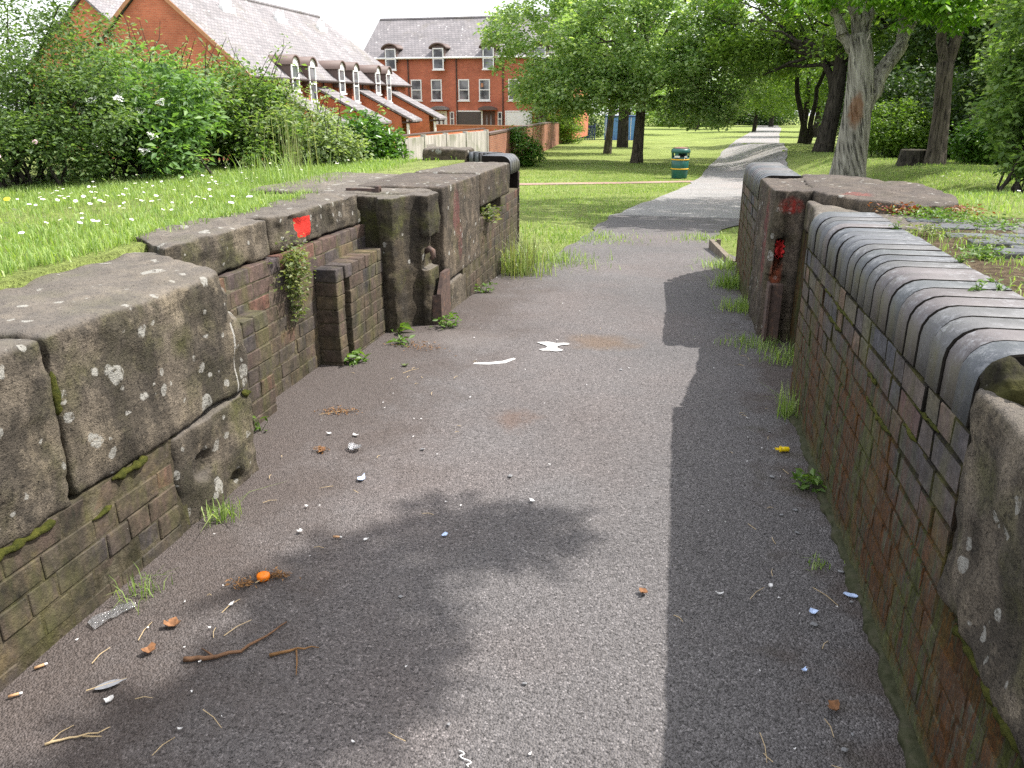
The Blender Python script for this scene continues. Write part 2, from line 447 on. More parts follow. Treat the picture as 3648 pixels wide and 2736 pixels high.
def m_tarmac(name, base, dirt=True, stone=120):
    n = NT(name)
    P = n.pos(); xyz = n.sep(P)
    cell = n.sep(n.vor(stone, out='Color'))
    d = n.vor(stone)
    v = n.ramp(cell[0], (0.0, .66), (.5, .97), (.9, 1.18), (1.0, 1.85))
    col = n.mix(1.0, base, v, 'MULTIPLY')
    pits = n.ramp(n.noise(stone*.7, 3, .72), (.34, .42), (.44, 1.0))
    col = n.mix(1.0, col, pits, 'MULTIPLY')
    big = n.noise(.8, 4, .5)
    col = n.mix(1.0, col, n.ramp(big, (.3, .9), (.7, 1.12)), 'MULTIPLY')
    tint = n.noise(.7, 4, .6, vec=n.vadd(P, (3., 9., 1.)))
    col = n.mix(n.ramp(tint, (.45, 0.0), (.7, .5)), col, n.mix(1.0, col, (1.12, .97, .9), 'MULTIPLY'))
    if dirt:
        w = n.noise(2.6, 4, .65)
        wx = n.math('MULTIPLY', n.math('SUBTRACT', w, .5), 1.4)
        le = n.step(n.math('ADD', xyz[0], wx), -.85, -1.7)
        re = n.step(n.math('ADD', xyz[0], wx), .42, .75)
        fin = n.step(xyz[1], 9.0, 7.0)
        dm = n.math('MULTIPLY', n.math('MAXIMUM', le, re), fin)
        dcol = n.mix(n.noise(35, 4, .7), (.045, .033, .028), (.105, .078, .064))
        col = n.mix(n.math('MULTIPLY', dm, .66), col, dcol)
        for (sx, sy, ax, ay, k, cc) in ((-.42, 5.42, .34, .3, .55, (.16, .10, .055)), (-.75, 3.9, .16, .22, .5, (.14, .085, .06)), (-1.45, 5.3, .5, .4, .45, (.20, .175, .165))):
            q = n.node('ShaderNodeVectorMath', operation='DISTANCE')
            n.put(q.inputs[0], n.scale(n.vadd(P, n.scale(n.noise(5, 4, .6, color=True), (.35, .35, 0))), (1/ax, 1/ay, 0)))
            q.inputs[1].default_value = ((sx+.175)/ax, (sy+.175)/ay, 0)
            col = n.mix(n.math('MULTIPLY', n.step(q.outputs['Value'], 1.0, .2), k), col, cc)
        gm = n.math('MULTIPLY', re, n.ramp(n.noise(3.3, 4, .6, vec=n.vadd(P, (0., 5., 2.))), (.5, 0.0), (.7, .5)))
        col = n.mix(gm, col, (.06, .065, .03))
    h = n.math('ADD', n.math('MULTIPLY', d, -1.0), n.math('MULTIPLY', pits, .9))
    return n.done(col, .88, n.bump(h, .85, .009), .35)
TARMAC = m_tarmac('worn_tarmac', (.140, .130, .129), True, 150)
OLD_ASPHALT = m_tarmac('grey_asphalt', (.255, .245, .238), False, 60)

def m_lawn():
    n = NT('lawn_turf')
    a = n.noise(.35, 4, .6); b = n.noise(9, 4, .7); c = n.noise(60, 3, .7)
    col = n.ramp(a, (.3, (.165, .215, .05)), (.5, (.22, .27, .075)), (.7, (.27, .32, .10)))
    col = n.mix(1.0, col, n.ramp(b, (.3, .7), (.7, 1.3)), 'MULTIPLY')
    col = n.mix(1.0, col, n.ramp(c, (.3, .55), (.7, 1.4)), 'MULTIPLY')
    dry = n.ramp(n.noise(1.6, 4, .65, vec=n.vadd(n.pos(), (4., 0., 0.))), (.58, 0.0), (.72, .5))
    col = n.mix(dry, col, (.19, .17, .075))
    return n.done(col, .95, n.bump(n.math('ADD', b, c), 1.0, .05), .15)
LAWN = m_lawn()
SOIL = NT('litter_soil'); _c = SOIL.ramp(SOIL.noise(30, 5, .7), (.3, (.05, .036, .026)), (.55, (.11, .08, .05)), (.75, (.21, .17, .11)))
SOIL = SOIL.done(_c, .95, SOIL.bump(SOIL.noise(90, 4, .7), 1.0, .02), .1)

def m_house_brick(name, c1, c2, mortar):
    n = NT(name)
    P = n.obj(); s = n.sep(P)
    u = n.math('ADD', s[0], s[1])
    cv = n.node('ShaderNodeCombineXYZ'); n.put(cv.inputs[0], u); n.put(cv.inputs[1], s[2])
    br = n.node('ShaderNodeTexBrick'); n.put(br.inputs['Vector'], cv.outputs[0])
    n.put(br.inputs['Color1'], c1); n.put(br.inputs['Color2'], c2); n.put(br.inputs['Mortar'], mortar)
    br.inputs['Scale'].default_value = 1.0; br.inputs['Mortar Size'].default_value = .006
    br.inputs['Brick Width'].default_value = .225; br.inputs['Row Height'].default_value = .075
    col = n.mix(1.0, br.outputs['Color'], n.ramp(n.noise(.8, 5, .6), (.3, .8), (.7, 1.2)), 'MULTIPLY')
    return n.done(col, .9, n.bump(br.outputs['Fac'], -.3, .004), .2)
HBRICK = m_house_brick('red_house_brick', (0.476, 0.140, 0.082), (0.379, 0.106, 0.064), (0.420, 0.236, 0.155))
HBRICK2 = m_house_brick('orange_house_brick', (0.528, 0.172, 0.086), (0.436, 0.131, 0.068), (0.449, 0.248, 0.158))
GWALL = m_house_brick('garden_wall_brick', (.30, .125, .075), (.22, .09, .06), (.28, .2, .15))
PATHBRICK = m_house_brick('pink_path_brick', (.33, .22, .18), (.28, .18, .15), (.24, .19, .16))

def m_slate():
    n = NT('grey_roof_slate')
    P = n.obj(); s = n.sep(P)
    cv = n.node('ShaderNodeCombineXYZ'); n.put(cv.inputs[0], n.math('ADD', s[0], s[1])); n.put(cv.inputs[1], n.math('MULTIPLY', s[2], 1.5))
    br = n.node('ShaderNodeTexBrick'); n.put(br.inputs['Vector'], cv.outputs[0])
    n.put(br.inputs['Color1'], (.225, .206, .208)); n.put(br.inputs['Color2'], (.18, .167, .171)); n.put(br.inputs['Mortar'], (.06, .06, .065))
    br.inputs['Scale'].default_value = 1.0; br.inputs['Mortar Size'].default_value = .012
    br.inputs['Brick Width'].default_value = .3; br.inputs['Row Height'].default_value = .26
    col = n.mix(1.0, br.outputs['Color'], n.ramp(n.noise(.7, 5, .65), (.3, .8), (.7, 1.25)), 'MULTIPLY')
    wp = n.vadd(P, n.scale(n.noise(3, 3, .5, color=True), (.3, .3, .3)))
    sp = n.math('MULTIPLY', n.step(n.vor(2.6, wp), .2, .12), n.ramp(n.noise(.9, 3, .6), (.42, 0.0), (.6, 1.0)))
    col = n.mix(n.math('MULTIPLY', sp, .8), col, (.62, .6, .58))
    col = n.mix(n.ramp(n.noise(.5, 3, .6, vec=n.vadd(P, (9., 1., 3.))), (.55, 0.0), (.75, .3)), col, (.14, .12, .06))
    return n.done(col, .7, n.bump(br.outputs['Fac'], -.4, .02), .35)
SLATE = m_slate()

WHITE = plain('white_paint', (.80, .80, .79), .45, .05, 3)
GLASS = NT('window_glass'); GLASS = GLASS.done(GLASS.ramp(GLASS.noise(1.1, 2, .5), (.4, (.05, .055, .065)), (.6, (.22, .23, .25))), .06, None, .8)
BLACKPIPE = plain('brown_downpipe', (.05, .035, .03), .5, .1, 5)
DARKDOOR = plain('charcoal_garage_door', (.085, .075, .07), .5, .08, 3)
BROWNWOOD = plain('brown_door_wood', (.09, .045, .03), .5, .15, 6)
LEAD = plain('dormer_hood_brown', (0.120, 0.081, 0.071), .6, .12, 4)
ORANGE_TRIM = plain('orange_verge', (.42, .20, .11), .7, .15, 4)
CONCRETE = NT('stained_concrete')
_c = CONCRETE.ramp(CONCRETE.noise(1.0, 5, .65, vec=CONCRETE.scale(CONCRETE.pos(), (6, 6, .7))), (.3, (.20, .19, .165)), (.55, (.40, .37, .34)), (.75, (.58, .53, .49)))
CONCRETE = CONCRETE.done(CONCRETE.mix(CONCRETE.ramp(CONCRETE.noise(1.5, 4, .6), (.5, 0.0), (.68, .6)), _c, (.13, .15, .075)), .9, CONCRETE.bump(CONCRETE.noise(30, 4, .6), .3, .01), .2)
PATCH = plain('grey_render_patch', (.24, .22, .20), .9, .1, 6)
TIMBER = NT('weathered_timber')
_c = TIMBER.ramp(TIMBER.noise(1.0, 5, .6, vec=TIMBER.scale(TIMBER.pos(), (22, 22, 1.5))), (.3, (.09, .075, .06)), (.7, (.24, .20, .155)))
TIMBER = TIMBER.done(_c, .9, TIMBER.bump(TIMBER.noise(1.0, 4, .6, vec=TIMBER.scale(TIMBER.pos(), (60, 60, 3))), .4, .01), .2)
RUST = NT('rusted_iron')
_c = RUST.ramp(RUST.noise(24, 5, .65), (.3, (.045, .03, .026)), (.55, (.10, .066, .054)), (.75, (.19, .10, .06)))
RUST = RUST.done(_c, .72, RUST.bump(RUST.noise(80, 4, .6), .4, .004), .45, .15)
REDPAINT = plain('bright_red_paint', (.72, .035, .022), .6, .18, 25)
REDCLOTH = plain('red_cloth', (.45, .022, .02), .85, .25, 30)
BLUEPAINT = plain('pale_blue_metal', (.10, .26, .62), .5, .1, 2)
BLUEDARK = plain('dark_blue_metal', (.02, .05, .19), .5, .1, 2)
BINGREEN = NT('green_bin_paint')
_c = BINGREEN.mix(BINGREEN.ramp(BINGREEN.noise(9, 5, .7), (.62, 0.0), (.7, .85)), (.012, .095, .075), (.20, .085, .045))
BINGREEN = BINGREEN.done(_c, .38, None, .5)
BINYELLOW = plain('yellow_band', (.75, .42, .02), .5, .08, 6)
BINRED = plain('faded_red_lid', (.20, .10, .085), .6, .35, 12)
BLACKHOLE = plain('bin_liner_black', (.015, .015, .016), .7, .1, 6)
PAPER = plain('white_paper', (.70, .685, .67), .8, .2, 60)
BLUEPAPER = plain('blue_white_wrapper', (.48, .60, .85), .5, .25, 90)
CLEAR = NT('clear_plastic_film'); CLEAR.b.inputs['Transmission Weight'].default_value = .88
CLEAR = CLEAR.done((.9, .9, .92), .12, CLEAR.bump(CLEAR.noise(60, 3, .6), .8, .02), .8)
ORANGEPL = plain('orange_plastic', (.85, .21, .012), .35, .05, 20)
YELLOWPL = plain('yellow_plastic', (.83, .60, .01), .35, .05, 20)
STRAW = plain('dry_straw', (.50, .38, .22), .8, .2, 20)
TWIG = plain('brown_twig', (.16, .085, .045), .85, .3, 30)
DEADLEAF = plain('brown_leaf', (.21, .10, .045), .85, .6, 60)
MULCH = plain('orange_brown_catkins', (.22, .115, .045), .9, .45, 60)
CORK = plain('tan_filter_paper', (.46, .27, .14), .75, .15, 60)
FEATHER = plain('grey_feather', (0.252, 0.259, 0.280), .7, .25, 60)
PEBBLE = plain('grey_stone_chip', (.20, .20, .205), .8, .2, 30)
KERBSTONE = NT('green_foot_stone'); _c = KERBSTONE.ramp(KERBSTONE.noise(26, 6, .75), (.3, (.022, .026, .010)), (.5, (.048, .050, .026)), (.7, (.075, .068, .045)))
KERBSTONE = KERBSTONE.done(_c, .9, KERBSTONE.bump(KERBSTONE.noise(50, 4, .6), .5, .006), .2)
STONELIME = plain('lime_bleed', (.42, .40, .37), .9, .2, 40)
PAINTSPLASH = plain('white_road_paint', (.50, .485, .47), .7, .12, 40)

L_HEDGE = leaf_mat('hedge_leaf', (0.059, 0.106, 0.034), (0.141, 0.234, 0.065), (0.283, 0.389, 0.144), .5)
L_ROSE = leaf_mat('rose_leaf', (0.049, 0.091, 0.033), (0.117, 0.189, 0.065), (0.231, 0.310, 0.151), .5)
L_WILLOW = leaf_mat('pale_shoot_leaf', (0.115, 0.162, 0.072), (0.241, 0.314, 0.159), (0.442, 0.493, 0.303), .5)
L_ELDER = leaf_mat('elder_leaf', (0.064, 0.125, 0.048), (0.137, 0.250, 0.082), (0.273, 0.416, 0.153), .5)
L_LAUREL = leaf_mat('glossy_shrub_leaf', (0.031, 0.083, 0.016), (0.078, 0.180, 0.026), (0.172, 0.300, 0.054), .35, .3, .5)
L_LIME = leaf_mat('maple_leaf', (0.129, 0.221, 0.080), (0.276, 0.402, 0.165), (0.581, 0.668, 0.398), .52)
L_CHEST = leaf_mat('chestnut_leaf', (0.050, 0.119, 0.015), (0.108, 0.238, 0.024), (0.246, 0.411, 0.045), .5)
L_WOOD = leaf_mat('woodland_leaf', (0.054, 0.110, 0.022), (0.137, 0.228, 0.044), (0.289, 0.406, 0.083), .5)
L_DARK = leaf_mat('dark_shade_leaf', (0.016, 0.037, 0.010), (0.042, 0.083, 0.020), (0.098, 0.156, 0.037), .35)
L_GRASS = leaf_mat('grass_blade', (0.118, 0.197, 0.050), (0.236, 0.350, 0.092), (0.429, 0.513, 0.197), .42)
L_SEED = leaf_mat('grass_seedhead', (.17, .20, .085), (.27, .29, .14), (.38, .38, .22), .4)
L_WEED = leaf_mat('weed_leaf', (0.052, 0.102, 0.018), (0.099, 0.185, 0.030), (0.177, 0.273, 0.060), .42)
L_CREEP = leaf_mat('wall_plant_leaf', (0.078, 0.106, 0.037), (0.156, 0.200, 0.069), (0.338, 0.338, 0.125), .4)
L_SEDUM = leaf_mat('red_stonecrop', (.13, .028, .016), (.24, .06, .025), (.20, .15, .04), .3)
PETAL = plain('white_petal', (.82, .81, .80), .6, .03, 30)
PINKPETAL = plain('pink_petal', (.78, .52, .55), .6, .1, 30)
YELLOWFL = plain('yellow_flower', (.80, .55, .02), .6, .1, 30)

def m_bark(name, a, b, c, twist=0.0, scar=False):
    n = NT(name)
    P = n.obj()
    s = n.sep(P)
    if twist:
        r = n.node('ShaderNodeVectorRotate', rotation_type='Z_AXIS'); n.put(r.inputs['Vector'], P)
        n.put(r.inputs['Angle'], n.math('MULTIPLY', s[2], twist)); P = r.outputs[0]
    f = n.noise(1.0, 6, .65, vec=n.scale(P, (16, 16, 2.0)))
    col = n.ramp(f, (.32, a), (.5, b), (.7, c))
    crack = n.ramp(n.noise(1.0, 5, .6, vec=n.scale(P, (26, 26, 2.6))), (.36, .25), (.46, 1.0))
    col = n.mix(1.0, col, crack, 'MULTIPLY')
    if scar:
        q = n.node('ShaderNodeVectorMath', operation='DISTANCE')
        n.put(q.inputs[0], n.scale(n.vadd(n.obj(), n.scale(n.noise(6, 4, .6, vec=n.obj(), color=True), (.2, .2, .2))), (1/.14, 1/.2, 1/.34)))
        q.inputs[1].default_value = ((-.06+.1)/.14, (-.2+.1)/.2, (1.12+.1)/.34)
        col = n.mix(n.math('MULTIPLY', n.step(q.outputs['Value'], 1.0, .5), .75), col, (.18, .075, .03))
    h = n.math('ADD', f, crack)
    return n.done(col, .92, n.bump(h, .8, .03), .2)
BARK_CHEST = m_bark('grey_chestnut_bark', (0.125, 0.112, 0.094), (0.250, 0.231, 0.200), (0.425, 0.400, 0.350), 1.1, True)
BARK = m_bark('brown_bark', (.045, .036, .028), (.085, .07, .055), (.15, .125, .10))
BARK_DARK = m_bark('dark_bark', (.02, .017, .014), (.04, .034, .027), (.08, .07, .055))
# ------------------------------------------------------------------ land
def lerp_tab(t, tab):
    if t <= tab[0][0]: return tab[0][1]
    for (a, va), (b, vb) in zip(tab, tab[1:]):
        if t <= b: return va + (vb-va)*(t-a)/(b-a)
    return tab[-1][1]
def sm(t):
    t = max(0.0, min(1.0, t)); return t*t*(3-2*t)
CZ = [(-9, 0), (6.2, 0), (8, -.08), (11, -.2), (15, -.36), (20, -.6), (25.5, -.82), (31, -1.04), (40, -1.12), (53, -1.32), (90, -1.75), (135, -2.2), (190, -2.5), (400, -4)]
RZ = [(-9, 1.0), (5, .99), (7, .88), (10, .68), (15, .40), (20, .36), (27, .06), (35, -.25), (45, -.35), (60, -1.1), (90, -1.6), (135, -2.15), (190, -2.5), (400, -4)]
def xl(y): return -2.42
def xr(y):
    if y < 8.2: return .92
    return .92 + min(1.2, (y-8.2)**2*.42)
def mound(x, y):
    return .10*math.exp(-((y-4.75)/.45)**2 - ((x-.80)/.16)**2)
def ground_z(x, y):
    c = lerp_tab(y, CZ)
    if x <= xl(y):
        hi = .985 - .03*max(0, min(2.5, -2.5-x)) - .05*sm((-x-6)/8)
        p = 1.0 if y < 9.62 else (1-sm((y-9.5)/6.0))*sm((xl(y)-x)/1.6)
        return c + (hi-c)*p
    if x >= xr(y):
        hi = lerp_tab(y, RZ) + .03*math.sin(x*.7)*sm((x-4)/4)
        p = 1.0 if y < 9.4 else sm((x-xr(y))/3.2 + .02)
        return c + (hi-c)*p
    return c + mound(x, y)

ys = [-9, -6, -3, -1.5, 0, 1, 2, 3, 4, 5, 6, 7, 8, 8.6, 9.0, 9.3, 9.6, 9.63, 9.9, 10.3, 10.8, 11.4, 12, 13, 14, 15, 16.5, 18, 20, 22, 24, 26, 28, 31, 34, 37, 40, 44, 48, 53, 58, 64, 70, 78, 90, 105, 120, 135, 160, 190, 240, 320, 400]
lo = [-400, -250, -150, -90, -60, -45, -34, -27, -22, -18, -15, -12.5, -10, -8, -6.5, -5.2, -4.2, -3.3, -2.5, -1.8, -1.2, -.7, -.3, -.08]
rows = []
for y in ys:
    a, b = xl(y), xr(y)
    xs = [a+d for d in lo] + [a] + [a + .02 + (b-a-.04)*k/8 for k in range(9)] + [b] + [b-d for d in lo[::-1]]
    row = []
    for i, x in enumerate(xs):
        if x in (a, b) and y < 9.62:
            z = ground_z(x, y)
        else:
            z = ground_z(x, y)
        row.append((x, y, z - .012))
    rows.append(row)
nx = len(rows[0])
gv = np.array([p for r in rows for p in r])
gf = np.array([(j*nx+i, j*nx+i+1, (j+1)*nx+i+1, (j+1)*nx+i) for j in range(len(rows)-1) for i in range(nx-1)])
ground = link('ground', np_mesh('ground', gv, gf, True), LAWN)
tag(ground, kind='structure')

# the tarmac between the lock walls and the older asphalt path beyond it
def sheet(name, edges, mat, ncol=10, dz=.006, sub=4):
    rr = []
    for (y0, a0, b0), (y1, a1, b1) in zip(edges, edges[1:]):
        for k in range(sub):
            t = k/sub; rr.append((y0+(y1-y0)*t, a0+(a1-a0)*t, b0+(b1-b0)*t))
    rr.append(edges[-1])
    v = []
    for (y, a, b) in rr:
        for i in range(ncol+1):
            x = a+(b-a)*i/ncol
            wob = .03*fbm((x*.3, y, 0), 1.1, 3, 4.0) if i in (0, ncol) and y > 8.7 else 0
            z = lerp_tab(y, CZ) + (mound(x, y) if xl(y) < x < xr(y)+.5 else 0)
            if y > 9.4: z = max(z, ground_z(x, y))
            v.append((x+wob*4, y, z + dz + .006*fbm((x, y, 0), .9, 3, 2.0)))
    n = ncol+1
    f = [(j*n+i, j*n+i+1, (j+1)*n+i+1, (j+1)*n+i) for j in range(len(rr)-1) for i in range(ncol)]
    o = link(name, np_mesh(name, np.array(v), np.array(f), True), mat)
    return tag(o, kind='structure')
sheet('tarmac_path', [(-4, -2.3, .86), (0, -2.3, .86), (3, -2.3, .86), (6, -2.3, .9), (7.4, -2.0, .9), (8.2, -1.62, .9), (8.9, -1.45, .95), (10.2, -1.35, .72), (11.3, -1.25, .55), (13, -1.22, .75), (14.4, -1.12, 1.35), (15.0, -1.1, 1.5)], TARMAC, 12, .006, 5)
sheet('asphalt_path', [(14.9, -1.15, 1.95), (15.6, -1.04, 2.1), (20, -.45, 2.65), (25.8, .31, 3.35), (31, .85, 3.9), (40, 1.6, 4.9), (52.5, 2.72, 6.2), (70, 4.6, 8.0), (100, 7.9, 11.4), (135, 11.9, 15.6), (165, 14.6, 18.2), (200, 18.5, 22)], OLD_ASPHALT, 8, .004, 6)
# brick side path that crosses the lawn to the bin
sp_v = []; sp_pts = [(-30, 19.5), (-22, 21.5), (-14, 23.4), (-9, 24.3), (-5, 25.1), (-2, 26.9), (.2, 28.6), (1.2, 29.2)]
for i, (x, y) in enumerate(sp_pts):
    w = .55
    for s in (-1, 1):
        yy = y+s*w; sp_v.append((x, yy, ground_z(x, yy)+.003))
sp_f = [(2*i, 2*i+2, 2*i+3, 2*i+1) for i in range(len(sp_pts)-1)]
tag(link('brick_footpath', np_mesh('brick_footpath', np.array(sp_v), np.array(sp_f)), PATHBRICK), kind='structure')

# ------------------------------------------------------------------ brick laying
BH = .0805; PITCH = .0872
_bm = {}
def brick_mesh(kind, mat, depth=.10):
    key = (kind, mat.name, depth)
    if key not in _bm:
        L = {'s': .224, 'h': .1075, 'c': .16}[kind]
        _bm[key] = []
        for k in range(3):
            me = chamfer_box_mesh('brick', depth, L, BH, .0035, .0022, hash((kind, k)) % 1000)
            me.materials.append(mat)
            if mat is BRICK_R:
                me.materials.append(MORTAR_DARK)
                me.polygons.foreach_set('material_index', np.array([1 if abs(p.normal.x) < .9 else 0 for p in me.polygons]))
            _bm[key].append((me, L))
    return R.choice(_bm[key])

def lay(parent, face, out, y0, y1, ztop, mat, seq='shsh', depth=.10, jit=.003, skip=None, lead=None, gap=.0075):
    """one course of bricks along y; face = x of the visible face, out = its outward x sign"""
    o0 = parent.location
    y = y0; i = 0
    first = True
    while y < y1 - .02:
        k = seq[i % len(seq)]; i += 1
        me, L = brick_mesh(k, mat, depth)
        l = L
        if first and lead: l = lead
        first = False
        if y + l > y1: l = y1 - y
        if y1 - (y + l) < .045: l = y1 - y
        if not (skip and skip(y, y+l)):
            b = bpy.data.objects.new('brick', me); C.objects.link(b); b.parent = parent
            b.location = (face - out*(depth/2) + out*R.uniform(-jit, jit*.4) - o0.x, y + l/2 - o0.y, ztop - BH/2 + R.uniform(-.0015, .0015) - o0.z)
            b.scale = (1, l/L, 1)
            b.rotation_euler = (R.uniform(-.006, .006), R.uniform(-.01, .01), R.uniform(-.012, .012))
        y += l + gap

def off(T): return tuple(-c for c in T.location)

# ------------------------------------------------------------------ wall on the lawn side (x about -2)
WL = thing('lock_wall', 'purple brick lock wall with worn sandstone coping beside the daisy lawn', 'lock wall', (-2.2, 4.0, 0))
# backing masonry behind the bricks
MB().box(-2.48, -1.8055, -1.2, 2.5, -.2, .405).box(-2.48, -2.1645, 2.4, 5.48, -.2, .777).box(-2.3, -2.0605, 2.9, 3.735, -.2, .56).box(-2.3, -2.0205, 4.765, 5.355, -.2, .60).box(-2.3, -2.021, 4.556, 4.660, -.2, .61).box(-2.45, -1.7235, 6.5, 8.95, -.3, .605).box(-2.45, -1.7235, 8.06, 8.95, .605, .70).build('mortar_core', MORTAR, WL, loc=off(WL))
for k in range(5):
    lay(WL, -1.80, 1, -.9, 2.44, .40-PITCH*k, BRICK_L, ['ssh', 'hss', 'shh', 'hsh', 'hss'][k], lead=[.221, .12, .17, .09, .2][k], jit=.007)
for k in range(7):
    lay(WL, -2.055, 1, 3.02, 3.74, .575-PITCH*k, BRICK_L, ['hhh', 'sh', 'hs', 'hsh', 'shs', 'hs', 's'][k])
for k in range(9):
    lay(WL, -2.16, 1, 3.0, 5.43, .782-PITCH*k, BRICK_L, ['ssh', 'sss', 'hss', 'sshs', 'ssh', 'sss', 'hss', 'ssh', 'ssh'][k], lead=[.2, .11, .16, .09, .221, .13, .2, .1, .2][k])
for k in range(8):
    zt = .628-PITCH*k
    lay(WL, -2.015+R.uniform(-.004, .003), 1, 4.55, 4.665, zt+.002, BRICK_L, 'h', .145)
    lay(WL, -2.015, 1, 4.70 if k == 0 else 4.762+R.uniform(-.008, .01), 5.362, zt, BRICK_L, ['hhhhh', 'ss', 'hss', 'ss', 'sh', 'ss', 'hss', 'ss'][k], .145)
for k in range(9):
    zt = .69-PITCH*k
    lay(WL, -1.718, 1, 7.17 if zt > .25 else 6.62, 8.93, zt, BRICK_L, ['hhs', 'shh', 'hsh', 'hhhh', 'hsh', 'hhs', 'shs', 'hh', 'hh'][k],
        skip=(lambda a, b: 7.2 < (a+b)/2 < 8.02) if k == 0 else None)
# sandstone
def stone(name, parts, mat, T, **kw):
    m = MB()
    for p in parts:
        if p[0] == 'b': m.box(*p[1:])
        else: m.prism(p[1], p[2], p[3])
    return worn_stone(name, m, mat, T, loc=off(T), **kw)
tag(stone('coping_stone', [('p', [(-2.56, -1.3), (-1.80, -1.3), (-1.79, 1.945), (-2.56, 1.95)], .395, .95)], SAND, WL, vox=.022, smooth=3, amp=.013, sc=8, coarse=.016, csc=1.7, chip=.012, seed=1.3), 'lichen-spotted rounded sandstone block with a mossy lower edge')
def s1(yc, z0, z1): return ('p', [(-2.58, 1.965), (-1.80, 1.955), (-1.785, 2.45), (-1.785, yc-.03), (-1.81, yc+.02), (-2.0, yc+.16), (-2.3, yc+.36), (-2.58, yc+.42)], z0, z1)
tag(stone('coping_stone', [s1(3.07, .405, .58), s1(3.03, .56, .74), s1(2.97, .72, .86), s1(2.90, .84, .955)], SAND_LIME, WL, vox=.02, smooth=3, amp=.012, sc=8, coarse=.012, csc=1.9, chip=.01, seed=4.1), 'big lichen-spotted sandstone block with a rounded end')
stone('footing_stone', [('p', [(-2.5, 2.455), (-1.795, 2.455), (-1.79, 2.75), (-1.80, 3.05), (-1.88, 3.09), (-2.5, 3.12)], -.15, .400)], SAND, WL, vox=.018, smooth=2, amp=.018, sc=7, coarse=.012, csc=4.2, chip=.03, seed=7.7)
stone('coping_stone', [('p', [(-2.56, 3.44), (-2.19, 3.14), (-2.185, 3.6), (-2.19, 4.095), (-2.56, 4.10)], .788, 1.0)], SAND, WL, vox=.016, smooth=3, amp=.014, sc=8, coarse=.012, csc=3, chip=.014, seed=2.9)
stone('coping_stone', [('p', [(-2.56, 4.15), (-2.22, 4.14), (-2.185, 4.26), (-2.185, 4.7), (-2.20, 4.82), (-2.185, 4.95), (-2.185, 5.45), (-2.56, 5.45)], .792, .992)], SAND_DAUB, WL, vox=.016, smooth=3, amp=.014, sc=8, coarse=.012, csc=4, chip=.016, seed=5.2)
Q = [(-2.5, 5.46), (-2.16, 5.455), (-2.068, 5.475), (-2.06, 5.42), (-2.03, 5.375), (-1.98, 5.355), (-1.925, 5.37), (-1.905, 5.42), (-1.895, 5.52), (-1.85, 5.60), (-1.80, 5.625), (-1.795, 5.60)]
stone('quoin_stone', [('p', Q+[(-1.745, 5.625), (-1.735, 5.86), (-2.5, 5.88)], -.1, .43),
                      ('p', Q+[(-1.80, 5.64), (-1.815, 5.80), (-1.80, 5.86), (-2.5, 5.88)], .40, .70),
                      ('p', Q+[(-1.735, 5.62), (-1.725, 5.86), (-2.5, 5.88)], .67, .975)], SAND_QUOIN, WL, vox=.011, smooth=1, amp=.012, sc=8, seed=3.3)
stone('ledge_slab', [('p', [(-3.15, 5.6), (-2.32, 5.52), (-1.95, 5.60), (-1.78, 5.80), (-1.78, 5.90), (-2.2, 5.92), (-2.4, 6.0), (-2.4, 7.1), (-3.15, 7.25)], .86, .992)], SAND, WL, vox=.02, smooth=3, amp=.007, sc=8, seed=6.4)
stone('coping_stone', [('b', -2.42, -1.72, 5.955, 7.145, .252, 1.0)], SAND_RED, WL, vox=.02, smooth=4, amp=.006, sc=10, seed=8.1)
stone('footing_stone', [('b', -2.42, -1.72, 5.955, 6.60, -.15, .238)], SAND, WL, vox=.02, smooth=3, amp=.006, sc=10, seed=8.9)
stone('coping_stone', [('p', [(-2.36, 7.17), (-1.72, 7.17), (-1.715, 8.5), (-2.2, 8.52)], .70, 1.012)], SAND_DARK, WL, vox=.02, smooth=4, amp=.005, sc=10, seed=9.5)
stone('end_stone', [('p', [(-2.95, 9.34), (-2.40, 9.30), (-2.36, 9.62), (-2.95, 9.66)], .3, 1.10)], SAND_DARK, WL, vox=.024, smooth=3, amp=.014, sc=7, seed=11.5)
# iron remains of the gate anchor
IR = MB().box(-1.79, -1.705, 5.655, 5.70, -.1, .225)
IR.add([(-1.705, 5.655, -.1), (-1.672, 5.655, -.1), (-1.672, 5.915, -.1), (-1.705, 5.915, -.1), (-1.705, 5.655, .24), (-1.672, 5.655, .24), (-1.672, 5.76, .385), (-1.705, 5.76, .385), (-1.705, 5.915, .385), (-1.672, 5.915, .385)],
       [(0, 1, 2, 3), (0, 4, 5, 1), (4, 7, 6, 5), (7, 8, 9, 6), (8, 3, 2, 9), (0, 3, 8, 7, 4), (1, 5, 6, 9, 2)])
IR.build('iron_bracket', RUST, WL, loc=off(WL))
hk = MB(); hk.tube([(-1.80, 5.70, .55), (-1.76, 5.69, .575), (-1.735, 5.68, .56), (-1.73, 5.68, .52), (-1.75, 5.68, .50)], [.02, .024, .024, .02, .016], 8)
hk.build('iron_hook', RUST, WL, True, loc=off(WL))
MB().box(-2.36, -2.10, 5.615, 5.64, .985, 1.012).box(-2.13, -2.10, 5.60, 5.655, .985, 1.03).build('iron_strap', RUST, WL, loc=off(WL))
